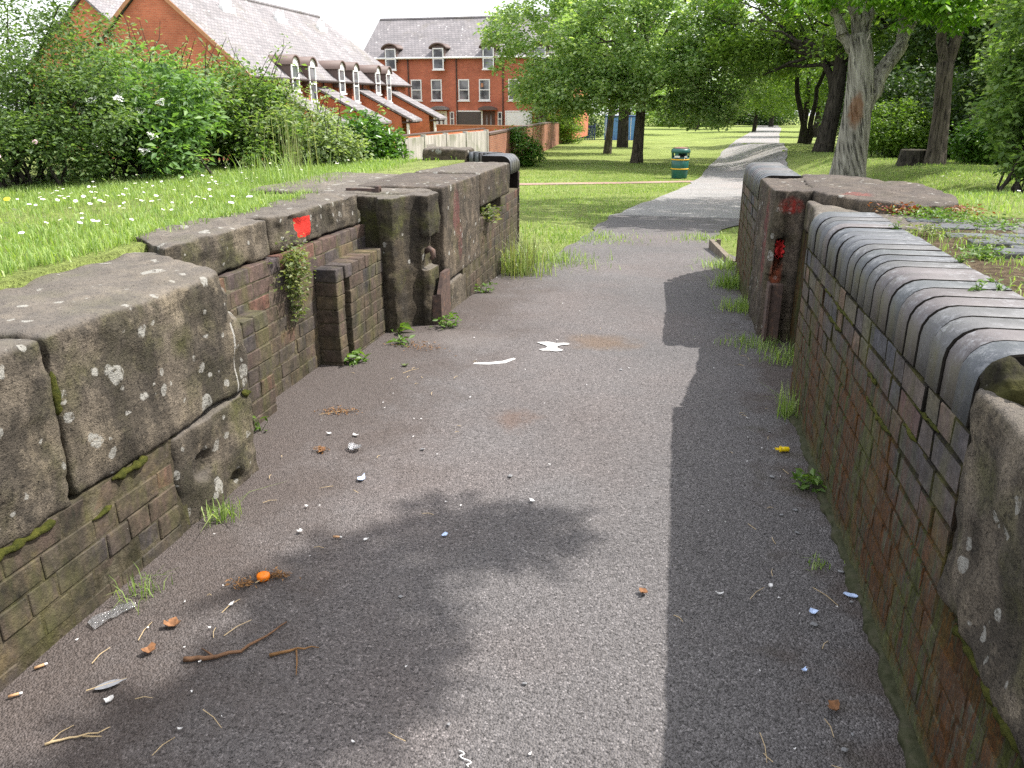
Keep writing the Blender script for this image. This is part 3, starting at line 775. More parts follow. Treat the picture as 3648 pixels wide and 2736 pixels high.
# bullnose coping: one profile, laid straight and round the wing walls
def coping_mesh(name, w, h=.186, depth=.31, r=.088, wide0=1.0):
    prof = [(0, 0), (0, h-r)] + [(r-r*math.cos(a), h-r+r*math.sin(a)) for a in [math.pi/2*k/5 for k in range(1, 6)]] + [(depth, h), (depth, 0)]
    cx = sum(p[0] for p in prof)/len(prof); cz = sum(p[1] for p in prof)/len(prof)
    v = []
    for y, ins in ((-w/2, .005), (-w/2+.0035, 0), (w/2-.0035, 0), (w/2, .005)):
        for (x, z) in prof:
            dx, dz = cx-x, cz-z; d = math.hypot(dx, dz)
            k = ins/d if d else 0
            taper = 1 + (wide0-1)*(x/depth)
            v.append((x+dx*k, y*taper, z+dz*k))
    n = len(prof)
    f = [tuple(range(n)), tuple(range(3*n, 4*n))[::-1]]
    for j in range(3):
        f += [((j*n)+(i+1) % n, j*n+i, (j+1)*n+i, (j+1)*n+(i+1) % n) for i in range(n)]
    me = bpy.data.meshes.new(name); me.from_pydata(v, [], f)
    b = bmesh.new(); b.from_mesh(me); bmesh.ops.recalc_face_normals(b, faces=b.faces); b.to_mesh(me); b.free()
    me.polygons.foreach_set('use_smooth', np.array([abs(p.normal.y) < .05 for p in me.polygons]))
    me.materials.append(COPING); me.materials.append(JOINT)
    me.polygons.foreach_set('material_index', np.array([1 if abs(p.normal.y) > .05 else 0 for p in me.polygons]))
    me.update()
    return me
def coping_core(T, fx, y0, y1, zb, h=.186, depth=.31, r=.088, ins=.0045):
    prof = [(ins, .004), (ins, h-r)] + [(r-(r-ins)*math.cos(a), h-r+(r-ins)*math.sin(a)) for a in [math.pi/2*k/5 for k in range(1, 6)]] + [(depth-.01, h-ins), (depth-.01, .004)]
    MB().xprism([(fx+x, zb+z) for x, z in prof], y0, y1).build('joint_core', JOINT, T, loc=off(T))
CM = [coping_mesh('coping_brick', w) for w in (.1115, .113, .1105)]
CMR = coping_mesh('coping_brick', .105, .17, .30, .10, .55)
def wing(T, cx, cy, r, a0, a1, zbot, face_rows, zrow, mat, drop=0.0):
    """curved brick wing wall: rows of headers, bullnose bricks on top; angles in degrees about (cx, cy)"""
    o0 = T.location
    n = max(2, int(abs(rad(a1-a0))*r/.118))
    for i in range(n):
        a = rad(a0+(a1-a0)*(i+.5)/n)
        b = bpy.data.objects.new('coping_brick', CMR); C.objects.link(b); b.parent = T
        b.location = (cx+r*math.cos(a)-o0.x, cy+r*math.sin(a)-o0.y, zbot-drop*((i+.5)/n)-o0.z+R.uniform(-.003, .003))
        b.rotation_euler = (0, 0, a+math.pi)
    me, L = brick_mesh('h', mat)
    for k in range(face_rows):
        zt = zrow-PITCH*k
        for i in range(n):
            if zt > zbot-drop*((i+.5)/n): continue
            a = rad(a0+(a1-a0)*(i+.5+(.5 if k % 2 else 0))/n)
            b = bpy.data.objects.new('brick', me); C.objects.link(b); b.parent = T
            b.location = (cx+(r-.05)*math.cos(a)-o0.x, cy+(r-.05)*math.sin(a)-o0.y, zt-BH/2-o0.z)
            b.rotation_euler = (0, 0, a)
    m = MB(); pts = []
    for i in range(13):
        a = rad(a0+(a1-a0)*i/12); pts.append((cx+(r-.012)*math.cos(a), cy+(r-.012)*math.sin(a)))
    inner = []
    for i in range(13):
        a = rad(a1+(a0-a1)*i/12); inner.append((cx+(r-.28)*math.cos(a), cy+(r-.28)*math.sin(a)))
    for i in range(12):
        m.prism([pts[i], pts[i+1], inner[11-i], inner[12-i]][::1], -.35, zbot+.08-drop*(i+1)/12)
    m.build('mortar_core', JOINT, T, loc=off(T))
for i in range(4):
    b = bpy.data.objects.new('coping_brick', CM[i % 3]); C.objects.link(b); b.parent = WL
    b.location = (-1.718+2.2, 8.58+i*.117-4.0, .885); b.rotation_euler = (0, 0, math.pi)
wing(WL, -2.37, 8.99, .65, 2, 92, .885, 9, .868, BRICK_L)
# moss in the long joints
def moss_strip(T, pts, r, seed):
    m = MB(); rr = random.Random(seed)
    P = []
    for (a, b) in zip(pts, pts[1:]):
        n = max(2, int((Vector(b)-Vector(a)).length/.02))
        for k in range(n): P.append(Vector(a).lerp(Vector(b), k/n))
    P.append(Vector(pts[-1]))
    m.tube([p+Vector((rr.uniform(-.004, .004), 0, rr.uniform(-.005, .005))) for p in P], [r*rr.uniform(.45, 1.2)*(1 if 0 < i < len(P)-1 else .3) for i in range(len(P))], 6)
    m.build('moss', MOSS, T, True, loc=off(T))
moss_strip(WL, [(-1.80, 2.12, .398), (-1.795, 2.30, .398)], .017, 3)
moss_strip(WL, [(-1.80, 1.50, .398), (-1.80, 1.85, .39)], .018, 4)
moss_strip(WL, [(-1.795, 1.945, .84), (-1.80, 1.945, .70)], .016, 5)
moss_strip(WL, [(-1.80, 2.98, .40), (-1.80, 3.05, .38)], .02, 6)
moss_strip(WL, [(-1.80, 2.0, .312), (-1.80, 2.1, .312)], .012, 7)

# ------------------------------------------------------------------ wall on the shaded side (x about 0.7)
WR = thing('lock_wall', 'shaded brick lock wall with blue bullnose coping bricks and orange algae', 'lock wall', (.85, 4.0, 0))
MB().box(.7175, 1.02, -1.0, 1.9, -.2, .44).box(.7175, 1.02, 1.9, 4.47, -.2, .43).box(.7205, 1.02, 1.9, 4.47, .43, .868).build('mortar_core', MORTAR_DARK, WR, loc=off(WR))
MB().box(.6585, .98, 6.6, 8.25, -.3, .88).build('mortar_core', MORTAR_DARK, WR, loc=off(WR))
SEQ = ['shh', 'hhs', 'shsh', 'hhsh', 'ssh', 'hsh', 'shh', 'hhs', 'hsh', 'shs', 'hs']
for k in range(11):
    zt = .868-PITCH*k
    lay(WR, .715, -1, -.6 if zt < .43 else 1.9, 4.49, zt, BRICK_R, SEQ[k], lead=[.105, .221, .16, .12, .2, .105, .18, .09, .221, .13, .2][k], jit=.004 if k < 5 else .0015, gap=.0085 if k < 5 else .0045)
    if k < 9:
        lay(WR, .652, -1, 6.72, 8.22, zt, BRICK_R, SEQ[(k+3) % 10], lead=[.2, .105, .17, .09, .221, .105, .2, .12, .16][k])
for i in range(22):
    b = bpy.data.objects.new('coping_brick', CM[R.randrange(3)]); C.objects.link(b); b.parent = WR
    b.location = (.713-.85+R.uniform(-.003, .003), 1.972+i*.1172-4.0+R.uniform(-.002, .002), .877+R.uniform(-.002, .002))
    b.rotation_euler = (R.uniform(-.006, .006), R.uniform(-.006, .006), R.uniform(-.012, .012))
coping_core(WR, .715, 1.95, 4.47, .876)
coping_core(WR, .652, 6.75, 8.2, .877)
for i in range(13):
    b = bpy.data.objects.new('coping_brick', CM[i % 3]); C.objects.link(b); b.parent = WR
    b.location = (.65-.85, 6.745+i*.117-4.0, .878); b.rotation_euler = (0, 0, R.uniform(-.015, .015))
wing(WR, 2.15, 8.24, 1.5, 180, 128, .878, 9, .868, BRICK_R, .75)
tag(stone('coping_stone', [('p', [(.715, -1.0), (1.4, -1.0), (1.4, 1.915), (.708, 1.912), (.70, 1.5)], .432, .985)], SAND, WR, vox=.02, smooth=2, amp=.016, sc=9, coarse=.012, csc=3, chip=.012, seed=14.2), 'rough lichen-spotted sandstone block at the end of the bullnose coping')
BQ = [(.652, 5.80), (.664, 5.715), (.70, 5.69)]
stone('quoin_stone', [('p', [(.652, 5.80), (.69, 5.76), (.80, 5.745), (.815, 5.70), (.845, 5.685), (.875, 5.70), (.89, 5.745), (.98, 5.72), (1.2, 5.7), (1.2, 6.69), (.652, 6.69)], -.1, .50),
                      ('p', BQ+[(.705, 5.80), (.735, 5.82), (.765, 5.73), (.80, 5.725), (.815, 5.69), (.85, 5.675), (.885, 5.70), (.92, 5.75), (.98, 5.72), (1.2, 5.7), (1.2, 6.69), (.652, 6.69)], .47, .76),
                      ('p', BQ+[(.735, 5.70), (.76, 5.725), (.80, 5.715), (.82, 5.685), (.86, 5.675), (.895, 5.70), (.93, 5.75), (.98, 5.72), (1.2, 5.7), (1.2, 6.69), (.652, 6.69)], .73, 1.045)], SAND_RED, WR, vox=.012, smooth=1, amp=.010, sc=9, seed=21.0)
tag(stone('capping_slab', [('p', [(.90, 5.70), (.97, 5.40), (1.10, 5.16), (1.26, 5.03), (1.48, 4.96), (1.66, 5.16), (1.76, 5.72), (1.71, 6.31), (1.46, 6.75), (.98, 6.88), (.92, 6.2)], .91, 1.058)], SAND_RED, WR, vox=.022, smooth=3, amp=.014, sc=6, coarse=.01, chip=.012, seed=17.7), 'broad flat grey stone slab with red paint traces')
stone('worn_slab', [('p', [(.725, 4.50), (1.04, 4.50), (1.27, 4.42), (1.56, 4.80), (1.48, 4.93), (1.24, 5.0), (1.08, 5.13), (.95, 5.38), (.93, 5.68), (.86, 5.66), (.84, 5.2), (.80, 4.9)], .80, .997)], SAND, WR, vox=.018, smooth=5, amp=.010, sc=6, coarse=.012, csc=4, seed=18.8)
MB().box(.86, 1.6, 4.5, 5.72, -.2, .80).build('mortar_core', MORTAR_DARK, WR, loc=off(WR))
MB().box(.69, .772, 5.625, 5.70, -.1, .42).box(.676, .692, 5.60, 5.74, -.1, .425).build('iron_bracket', RUST, WR, loc=off(WR))
for i, (y, k) in enumerate(((2.25, 2), (2.75, 2), (3.2, 1), (3.7, 1), (2.5, 3), (2.1, 1), (3.4, 2))):
    z = .868-PITCH*k+.004
    moss_strip(WR, [(.717, y, z), (.717, y+R.uniform(.12, .4), z)], .009, 30+i)
stone('footing_kerb', [('p', [(.688, -.6), (.76, -.6), (.76, 4.47), (.694, 4.47), (.684, 3.3), (.694, 2.6), (.688, 1.8)], -.08, .026)], KERBSTONE, WR, vox=.011, smooth=1, amp=.022, sc=9, seed=41.0)
# broken dark end of the coping run and the lime bleeding down the rounded block
stone('broken_brick', [('p', [(.735, 1.80), (1.0, 1.80), (1.01, 1.93), (.728, 1.925)], .90, 1.03)], MORTAR_DARK, WR, vox=.012, smooth=3, amp=.03, sc=14, seed=31.0)
moss_strip(WR, [(.715, 1.35, .442), (.715, 1.75, .442)], .016, 50)

# blue brick paving strips behind the coping
PV = thing('brick_paving', None, None, (1.9, 3.6, 1.0)); tag(PV, kind='structure')
pm = []
for k in range(3):
    me = chamfer_box_mesh('paving_brick', .222, .105, .06, .006, .002, 90+k); me.materials.append(COPING); pm.append(me)
y = 2.5
ri = 0
while y < 4.75:
    x = 1.62 - .12*(y-2.5) + (.12 if ri % 2 else 0)
    while x < 2.75:
        if R.random() > .06:
            b = bpy.data.objects.new('brick', R.choice(pm)); C.objects.link(b); b.parent = PV
            b.location = (x-1.9, y-3.6, -.022+.012*fbm((x, y, 0), 1.4)+R.uniform(-.004, .004)); b.rotation_euler = (R.uniform(-.02, .02), R.uniform(-.02, .02), -.03+R.uniform(-.015, .015))
        x += .236
    y += .122; ri += 1
sv = []; sn = 18
for i in range(sn+1):
    for j in range(sn+1):
        x = 1.0+1.9*i/sn; y = 2.0+3.0*j/sn
        sv.append((x, y, .992 + .022*fbm((x, y, 0), 2.3, 3, 5.5) - .012*sm((x-1.7)/.5)))
sf = [(i*(sn+1)+j, (i+1)*(sn+1)+j, (i+1)*(sn+1)+j+1, i*(sn+1)+j+1) for i in range(sn) for j in range(sn)]
tag(link('soil_verge', np_mesh('soil_verge', np.array(sv), np.array(sf), True), SOIL), kind='structure')
# timber edging beyond the shaded wall
te = thing('timber_edging', 'low grey timber edging board beside the tarmac by the wall end', 'edging', (.6, 9.9, lerp_tab(9.9, CZ)))
MB().box(-.03, .03, -.75, .75, -.1, .09).build('board', TIMBER, te)
MB().box(.035, .085, .55, .61, -.2, .12).build('stake', TIMBER, te)
te.rotation_euler = (0, 0, .12)
# soil packed behind the curved wing wall
tag(MB().prism([(-2.6, 7.0), (-2.1, 7.0), (-1.98, 8.6), (-2.0, 9.0), (-2.2, 9.3), (-2.6, 9.35)], -.2, .935).build('bank_fill', LAWN), kind='structure')

# ------------------------------------------------------------------ houses
def slab(mb, quad, t):
    """sloping slab: four corners of the top, thickness t downwards"""
    v = list(quad) + [(x, y, z-t) for x, y, z in quad]
    n = len(quad)
    return mb.add(v, [tuple(range(n)), tuple(range(n, 2*n))[::-1]] + [(i, n+i, n+(i+1) % n, (i+1) % n) for i in range(n)])

def window(T, name, origin, ux, w, h, nrm, bars=1, frame=.085, sill=True):
    """sash window standing just proud of a wall; ux = unit vector along the wall, nrm = outward"""
    o = Vector(origin); u = Vector(ux); n = Vector(nrm); z = Vector((0, 0, 1))
    def bx(mb, a0, a1, z0, z1, d0, d1):
        c = []
        for zz in (z0, z1):
            for (aa, dd) in ((a0, d0), (a1, d0), (a1, d1), (a0, d1)):
                c.append(tuple(o + u*aa + z*zz + n*dd))
        mb.add(c, [(3, 2, 1, 0), (4, 5, 6, 7), (0, 1, 5, 4), (1, 2, 6, 5), (2, 3, 7, 6), (3, 0, 4, 7)])
    m = MB()
    bx(m, 0, frame, 0, h, .0, .06); bx(m, w-frame, w, 0, h, 0, .06)
    bx(m, frame, w-frame, 0, frame, 0, .06); bx(m, frame, w-frame, h-frame, h, 0, .06)
    for k in range(bars):
        zz = h*(k+1)/(bars+1); bx(m, frame, w-frame, zz-.035, zz+.035, 0, .055)
    f = m.build(name, WHITE, T)
    p = MB(); bx(p, frame, w-frame, frame, h-frame, .005, .02)
    q = p.build('pane', GLASS, f)
    if sill:
        s = MB(); bx(s, -.06, w+.06, -.09, -.005, 0, .12); s.build('sill', WHITE, f)
    return f

# terrace whose gable faces the lawn
TR = thing('terraced_house', 'red brick terrace with grey slate roof, arched dormers and sloping porches', 'house', (-20.3, 37.3, -1.25))
MB().xprism([(0, 0), (-9.2, 0), (-9.2, 4.1), (-4.6, 8.15), (0, 4.1)], 0, 18.8).xprism([(0, 0), (-9.2, 0), (-9.2, 4.0), (0, 4.0)], 18.8, 23.6).build('wall', HBRICK, TR)
slab(MB(), [(.35, -.16, 4.08), (.35, 23.9, 4.08), (-4.6, 19.3, 8.42), (-4.6, -.16, 8.42)], .16).build('roof_slope', SLATE, TR)
slab(MB(), [(-9.55, -.16, 4.08), (-4.62, -.16, 8.42), (-4.62, 19.3, 8.42), (-9.55, 23.9, 4.08)], .16).build('roof_slope', SLATE, TR)
slab(MB(), [(.35, 23.93, 4.08), (-9.55, 23.93, 4.08), (-4.61, 19.33, 8.42)], .16).build('roof_slope', SLATE, TR)
for sx in (0, 1):
    v = MB()
    if sx == 0: slab(v, [(.37, -.20, 4.06), (.37, -.16, 4.06), (-4.6, -.16, 8.40), (-4.6, -.20, 8.40)], .22)
    else: slab(v, [(-9.57, -.20, 4.06), (-4.6, -.20, 8.40), (-4.6, -.16, 8.40), (-9.57, -.16, 4.06)], .22)
    v.build('verge', ORANGE_TRIM, TR)
MB().tube([(-4.6, -.18, 8.44), (-4.6, 19.3, 8.44)], [.11, .11], 8).build('ridge', SLATE, TR)
for y in (4.6, 10.7, 16.6):
    m = MB()
    for k in range(4): m.tube([(-3.55, y+k*.32, 7.3), (-3.55, y+k*.32, 8.1 if k % 2 else 7.95)], [.07, .07], 8)
    m.box(-3.75, -3.35, y-.15, y+1.1, 7.2, 7.62)
    m.build('roof_vent', WHITE, TR)
for i, y in enumerate((4.3, 6.4, 10.5, 12.7, 16.6, 18.7)):
    d = MB(); d.box(-1.5, .40, y-.44, y+.44, 3.7, 4.8); dm = d.build('dormer', LEAD, TR)
    h = MB(); n = 10
    op = [(y-.56*math.cos(math.pi*k/n), 4.72+.50*math.sin(math.pi*k/n)) for k in range(n+1)]
    ip = [(y-.44*math.cos(math.pi*k/n), 4.72+.40*math.sin(math.pi*k/n)) for k in range(n+1)]
    vs = [(.56, a, b) for a, b in op] + [(.56, a, b) for a, b in ip] + [(-1.7, a, b) for a, b in op] + [(-1.7, a, b) for a, b in ip]
    N = n+1; fs = []
    for k in range(n):
        fs += [(k, k+1, N+k+1, N+k), (2*N+k, 2*N+k+1, k+1, k), (N+k, N+k+1, 3*N+k+1, 3*N+k)]
    h.add(vs, fs); h.build('hood', LEAD, dm, True)
    a = MB(); a.add([(.41, p, q) for p, q in ip] + [(.46, p, q) for p, q in ip], [tuple(range(N)), tuple(range(N, 2*N))] + [(k, k+1, N+k+1, N+k) for k in range(n)] + [(n, 0, N, 2*N-1)])
    a.build('arch_board', WHITE, dm)
    window(TR, 'window', (.402, y-.42, 2.9 if i % 2 else 3.4), (0, 1, 0), .84, 1.85 if i % 2 else 1.35, (1, 0, 0), 1)
for y in (2.5, 5.4, 8.6, 11.6, 14.7, 17.6, 20.7):
    MB().tube([(.09, y, .0), (.09, y, 3.95), (.28, y, 4.06)], [.05, .05, .05], 6).build('downpipe', BLACKPIPE, TR)
MB().tube([(.40, -.1, 4.0), (.40, 23.8, 4.0)], [.07, .07], 8).build('gutter', BLACKPIPE, TR)
for y in (1.7, 7.7, 13.7, 19.7):
    l = MB(); l.xprism([(.0, 0), (2.95, 0), (2.95, 2.02), (0, 3.52)], y, y+.22); l.xprism([(.0, 0), (2.95, 0), (2.95, 2.02), (0, 3.52)], y+1.5, y+1.72)
    lt = l.build('porch_wall', HBRICK2, TR)
    slab(MB(), [(-.02, y-.15, 3.72), (3.75, y-.15, 1.84), (3.75, y+1.87, 1.84), (-.02, y+1.87, 3.72)], .13).build('roof', SLATE, lt)
    MB().box(3.28, 3.42, y+.02, y+.16, 0, 1.86).build('post', WHITE, lt)
    MB().box(3.0, 3.6, y-.05, y+1.75, 1.62, 1.72).build('beam', BLACKPIPE, lt)

# row of houses facing the green
RW = thing('townhouse_row', 'long red brick row with curved dormer hoods, white sash windows and garage doors', 'house', (-26.0, 67.6, -1.2), rad(-2.5))
MB().xprism([(0, 0), (17.6, 0), (17.6, 6.35), (0, 6.35)], 0, 8.6).build('wall', HBRICK, RW)
slab(MB(), [(-.25, -.35, 6.30), (17.8, -.35, 6.30), (17.8, 4.3, 9.55), (-.25, 4.3, 9.55)], .15).build('roof_slope', SLATE, RW)
slab(MB(), [(-.25, 8.95, 6.30), (-.25, 4.32, 9.55), (17.8, 4.32, 9.55), (17.8, 8.95, 6.30)], .15).build('roof_slope', SLATE, RW)
MB().tube([(-.2, 4.31, 9.57), (17.7, 4.31, 9.57)], [.12, .12], 8).build('ridge', SLATE, RW)
MB().tube([(-.2, -.42, 6.22), (17.7, -.42, 6.22)], [.07, .07], 8).build('gutter', WHITE, RW)
for i, x in enumerate((2.5, 6.6, 10.8, 15.0)):
    d = MB(); d.box(x-.52, x+.52, -.40, 2.2, 5.95, 7.15); dm = d.build('dormer', LEAD, RW)
    h = MB(); n = 8
    op = [(x-.78*math.cos(math.pi*(.12+.76*k/n)), 6.80+.56*math.sin(math.pi*(.12+.76*k/n))) for k in range(n+1)]
    ip = [(a, b-.13) for a, b in op]
    N = n+1
    vs = [(a, -.62, b) for a, b in op] + [(a, -.62, b) for a, b in ip] + [(a, 2.3, b) for a, b in op] + [(a, 2.3, b) for a, b in ip]
    fs = []
    for k in range(n): fs += [(k, k+1, N+k+1, N+k), (2*N+k, 2*N+k+1, k+1, k), (N+k, N+k+1, 3*N+k+1, 3*N+k)]
    fs += [(0, N, 3*N, 2*N), (n, 2*N-1, 4*N-1, 3*N-1)]
    h.add(vs, fs); h.build('hood', LEAD, dm, True)
    window(RW, 'window', (x-.46, -.402, 5.35), (1, 0, 0), .92, 1.6, (0, -1, 0), 1)
for x in (4.5, 6.25, 8.6, 10.35, 12.8, 14.5):
    window(RW, 'window', (x-.46, 0, 2.98), (1, 0, 0), .92, 1.62, (0, -1, 0), 1)
for x in (3.85, 8.0, 11.9, 16.0):
    MB().tube([(x, -.08, 0), (x, -.08, 6.1), (x, -.40, 6.25)], [.055, .055, .055], 6).build('downpipe', BLACKPIPE, RW)
for i, x in enumerate((6.6, 10.7, 15.1)):
    d = MB().box(x-.5, x+.5, -.05, .0, 0, 2.15).build('door', WHITE if i == 0 else BROWNWOOD, RW)
    for s in (-.18, .18): MB().box(x+s-.07, x+s+.07, -.07, -.052, .9, 1.9).build('door_pane', GLASS, d)
    c = MB(); n = 8
    pr = [(x+.75*math.cos(math.pi*k/n), 2.25+.30*math.sin(math.pi*k/n)) for k in range(n+1)]
    c.add([(a, -.75, b) for a, b in pr] + [(a, 0, b) for a, b in pr], [tuple(range(n+1)), tuple(range(n+1, 2*n+2))] + [(k, k+1, n+2+k, n+1+k) for k in range(n)] + [(n, 0, n+1, 2*n+1)])
    c.build('canopy', LEAD if i else SLATE, d)
    window(RW, 'window', (x+.75, 0, 1.0), (1, 0, 0), .36, 1.1, (0, -1, 0), 1, .06)
for i, (x, m) in enumerate(((4.7, WHITE), (9.05, DARKDOOR), (13.2, WHITE))):
    g = MB().box(x-1.0, x+1.0, -.06, -.0, 0, 2.1).build('garage_door', m, RW)
    MB().box(x-1.12, x-1.01, -.09, 0, 0, 2.2).box(x+1.01, x+1.12, -.09, 0, 0, 2.2).box(x-1.0, x+1.0, -.09, 0, 2.105, 2.2).build('frame', WHITE, g)
MB().box(10.05, 10.25, -.06, 0, 4.0, 4.3).build('alarm_box', ORANGE_TRIM, RW)

# pale roof glimpsed behind the hedge
FH = thing('distant_house', 'pale roofed house glimpsed through the tall hedge', 'house', (-38, 44, -1.2))
MB().xprism([(0, 0), (9, 0), (9, 4.6), (4.5, 8.4), (0, 4.6)], 0, 14).build('wall', HBRICK2, FH)
slab(MB(), [(9.3, -.2, 4.5), (9.3, 14.2, 4.5), (4.5, 14.2, 8.6), (4.5, -.2, 8.6)], .15).build('roof_slope', SLATE, FH)
slab(MB(), [(-.3, -.2, 4.5), (4.48, -.2, 8.6), (4.48, 14.2, 8.6), (-.3, 14.2, 4.5)], .15).build('roof_slope', SLATE, FH)

# boundary walls
def wall_run(name, label, cat, pts, h, th, mat, cap=None):
    T = thing(name, label, cat, (pts[0][0], pts[0][1], pts[0][2]))
    o = Vector(T.location)
    m = MB(); k = MB()
    for (a, b) in zip(pts, pts[1:]):
        A, B = Vector(a)-o, Vector(b)-o
        d = (B-A); d.z = 0; nn = Vector((-d.y, d.x, 0)).normalized()*th/2
        def seg(mb, z0, z1, g):
            v = []
            for zz in (z0, z1):
                for q, s in ((A, -1), (B, -1), (B, 1), (A, 1)):
                    p = q + nn*s*g; v.append((p.x, p.y, p.z+zz))
            mb.add(v, [(3, 2, 1, 0), (4, 5, 6, 7), (0, 1, 5, 4), (1, 2, 6, 5), (2, 3, 7, 6), (3, 0, 4, 7)])
        seg(m, -.4, h, 1.0)
        if cap: seg(k, h+.002, h+.075, 1.25)
    m.build('wall', mat, T)
    if cap: k.build('capping', cap, T)
    return T
wall_run('garden_wall', 'long red brick boundary wall running beside the green to the blue gate', 'wall', [(-7.0, 30.2, -1.25), (-7.9, 44.3, -1.32), (-8.7, 56, -1.42), (-10.0, 76, -1.9)], 1.72, .24, GWALL, LEAD)
wall_run('garden_wall', 'low orange brick garden wall in front of the sloping porches', 'wall', [(-14.9, 37.5, -1.25), (-14.2, 48, -1.25), (-13.6, 58, -1.3)], 1.15, .22, HBRICK2, LEAD)
wall_run('garden_wall', 'short red brick forecourt wall below the garage doors', 'wall', [(-20.5, 62.5, -1.25), (-9.5, 61.6, -1.3)], 1.2, .22, HBRICK2, ORANGE_TRIM)
# rendered concrete fence
CF = thing('concrete_fence', 'streaked pale concrete panel fence with a grey repair patch', 'fence', (-7.8, 22.6, -1.15), math.atan2(6.6, 1.02))
for i, (a, b) in enumerate(((0, 1.6), (1.6, 3.2), (3.2, 4.8), (4.8, 6.7))):
    MB().box(a+.055, b-.055, -.05, .05, -.4, 1.78+.02*(i % 2)).build('panel', CONCRETE, CF)
for a in (0, 1.6, 3.2, 4.8, 6.7):
    MB().box(a-.05, a+.05, -.075, .075, -.4, 1.84).build('post', CONCRETE, CF)
MB().box(1.72, 2.28, -.062, -.052, .55, 1.55).build('repair_patch', PATCH, CF)
MB().tube([(.22, -.07, -.2), (.22, -.09, 1.3), (.26, -.09, 1.62)], [.03, .03, .03], 6).build('pipe', RUST, CF)
GT = thing('timber_gate', 'dark brown timber gate at the end of the concrete fence', 'gate', (-8.15, 22.2, -1.15), rad(25))
for k in range(5): MB().box(-.42+k*.125, -.42+k*.125+.115, -.03, .03, .02, 1.7).build('board', BROWNWOOD, GT)
MB().box(-.44, .22, .035, .08, .35, .47).box(-.44, .22, .035, .08, 1.3, 1.42).build('rail', BROWNWOOD, GT)

# blue gate and blue cabin beyond the wall end
BG = thing('blue_gate', 'dark blue railed metal gate past the end of the brick wall', 'gate', (-9.6, 75.5, -1.95))
MB().box(0, 2.2, -.04, .04, .1, .2).box(0, 2.2, -.04, .04, 1.5, 1.6).box(0, .09, -.05, .05, 0, 1.75).box(2.12, 2.21, -.05, .05, 0, 1.75).build('gate_frame', BLUEDARK, BG)
for k in range(13): MB().box(.15+k*.15, .24+k*.15, -.02, .02, .21, 1.49).build('bar', BLUEDARK, BG)
BC = thing('blue_cabin', 'pale blue metal site cabin behind the maple trunks', 'cabin', (-6.6, 76, -2.0))
MB().box(0, 3.4, 0, 2.4, .1, 2.4).build('body', BLUEPAINT, BC)
for k in range(3): MB().box(.1+k*1.12, .14+k*1.12, -.03, -.002, .15, 2.35).build('rib', WHITE, BC)
MB().box(-.06, 3.46, -.06, 2.46, 2.41, 2.5).build('roof', BLUEDARK, BC)
# ------------------------------------------------------------------ foliage
def leaf_arrays(P, L, aspect=.5, droop=.25, fold=.12, spread=.6, out=None, g=None):
    """folded diamond leaves: P (n,3) stalk points, L (n,) lengths; out (n,3) optional outward lean"""
    g = g or rng
    n = len(P)
    th = g.uniform(0, 2*np.pi, n)
    a = np.stack([np.cos(th), np.sin(th), g.normal(-droop, spread*.6, n)], 1)
    if out is not None: a = a*.75 + out*.8
    a /= np.linalg.norm(a, axis=1)[:, None]
    up = np.stack([g.normal(0, spread, n), g.normal(0, spread, n), np.ones(n)], 1)
    s = np.cross(a, up); s /= np.linalg.norm(s, axis=1)[:, None] + 1e-9
    nn = np.cross(s, a)
    Lc = L[:, None]; w = Lc*aspect*.5
    mid = P + a*Lc*.45 + nn*Lc*fold
    v = np.stack([P, mid + s*w, P + a*Lc, mid - s*w], 1).reshape(-1, 3)
    b = np.arange(n)[:, None]*4
    f = np.concatenate([b + np.array([[0, 1, 2]]), b + np.array([[0, 2, 3]])], 1).reshape(-1, 3)
    return v, f

def palmate(P, L, g=None, n_leaf=6):
    """hanging horse-chestnut leaves: leaflets fanned round the end of a stalk"""
    g = g or rng
    V = []; F = []; off_ = 0
    n = len(P)
    th0 = g.uniform(0, 2*np.pi, n)
    tilt = g.uniform(.15, .8, n)
    for k in range(n_leaf):
        th = th0 + (k-(n_leaf-1)/2)*1.02
        a = np.stack([np.cos(th), np.sin(th), -tilt - g.uniform(0, .5, n)], 1); a /= np.linalg.norm(a, axis=1)[:, None]
        s = np.stack([-np.sin(th), np.cos(th), g.normal(0, .2, n)], 1); s /= np.linalg.norm(s, axis=1)[:, None]
        nn = np.cross(a, s)
        ll = (L*(1-.09*abs(k-(n_leaf-1)/2)))[:, None]
        m1 = P + a*ll*.62 + nn*ll*.04
        v = np.stack([P, m1 + s*ll*.19, P + a*ll, m1 - s*ll*.19], 1).reshape(-1, 3)
        b = np.arange(n)[:, None]*4 + off_
        V.append(v); F.append(np.concatenate([b + np.array([[0, 1, 2]]), b + np.array([[0, 2, 3]])], 1).reshape(-1, 3))
        off_ += 4*n
    return np.concatenate(V), np.concatenate(F)

def clumps_in(lobes, g):
    out = []
    for (cx, cy, cz, rx, ry, rz, n) in lobes:
        d = g.normal(0, 1, (n, 3)); d /= np.linalg.norm(d, axis=1)[:, None]
        r = g.uniform(.25, 1.0, n)**.45
        out.append(np.array([cx, cy, cz]) + d*r[:, None]*np.array([rx, ry, rz]))
    return np.concatenate(out)

def crown_points(cl, per, rc, flat, g):
    n = len(cl)
    k = np.maximum(3, g.normal(per, per*.35, n)).astype(int)
    idx = np.repeat(np.arange(n), k)
    size = g.uniform(.6, 1.35, n)
    d = g.normal(0, 1, (len(idx), 3)); d /= np.linalg.norm(d, axis=1)[:, None]
    d *= (g.uniform(0, 1, len(idx))**.5)[:, None]
    return cl[idx] + d*(rc*size[idx])[:, None]*np.array([1, 1, flat]), d

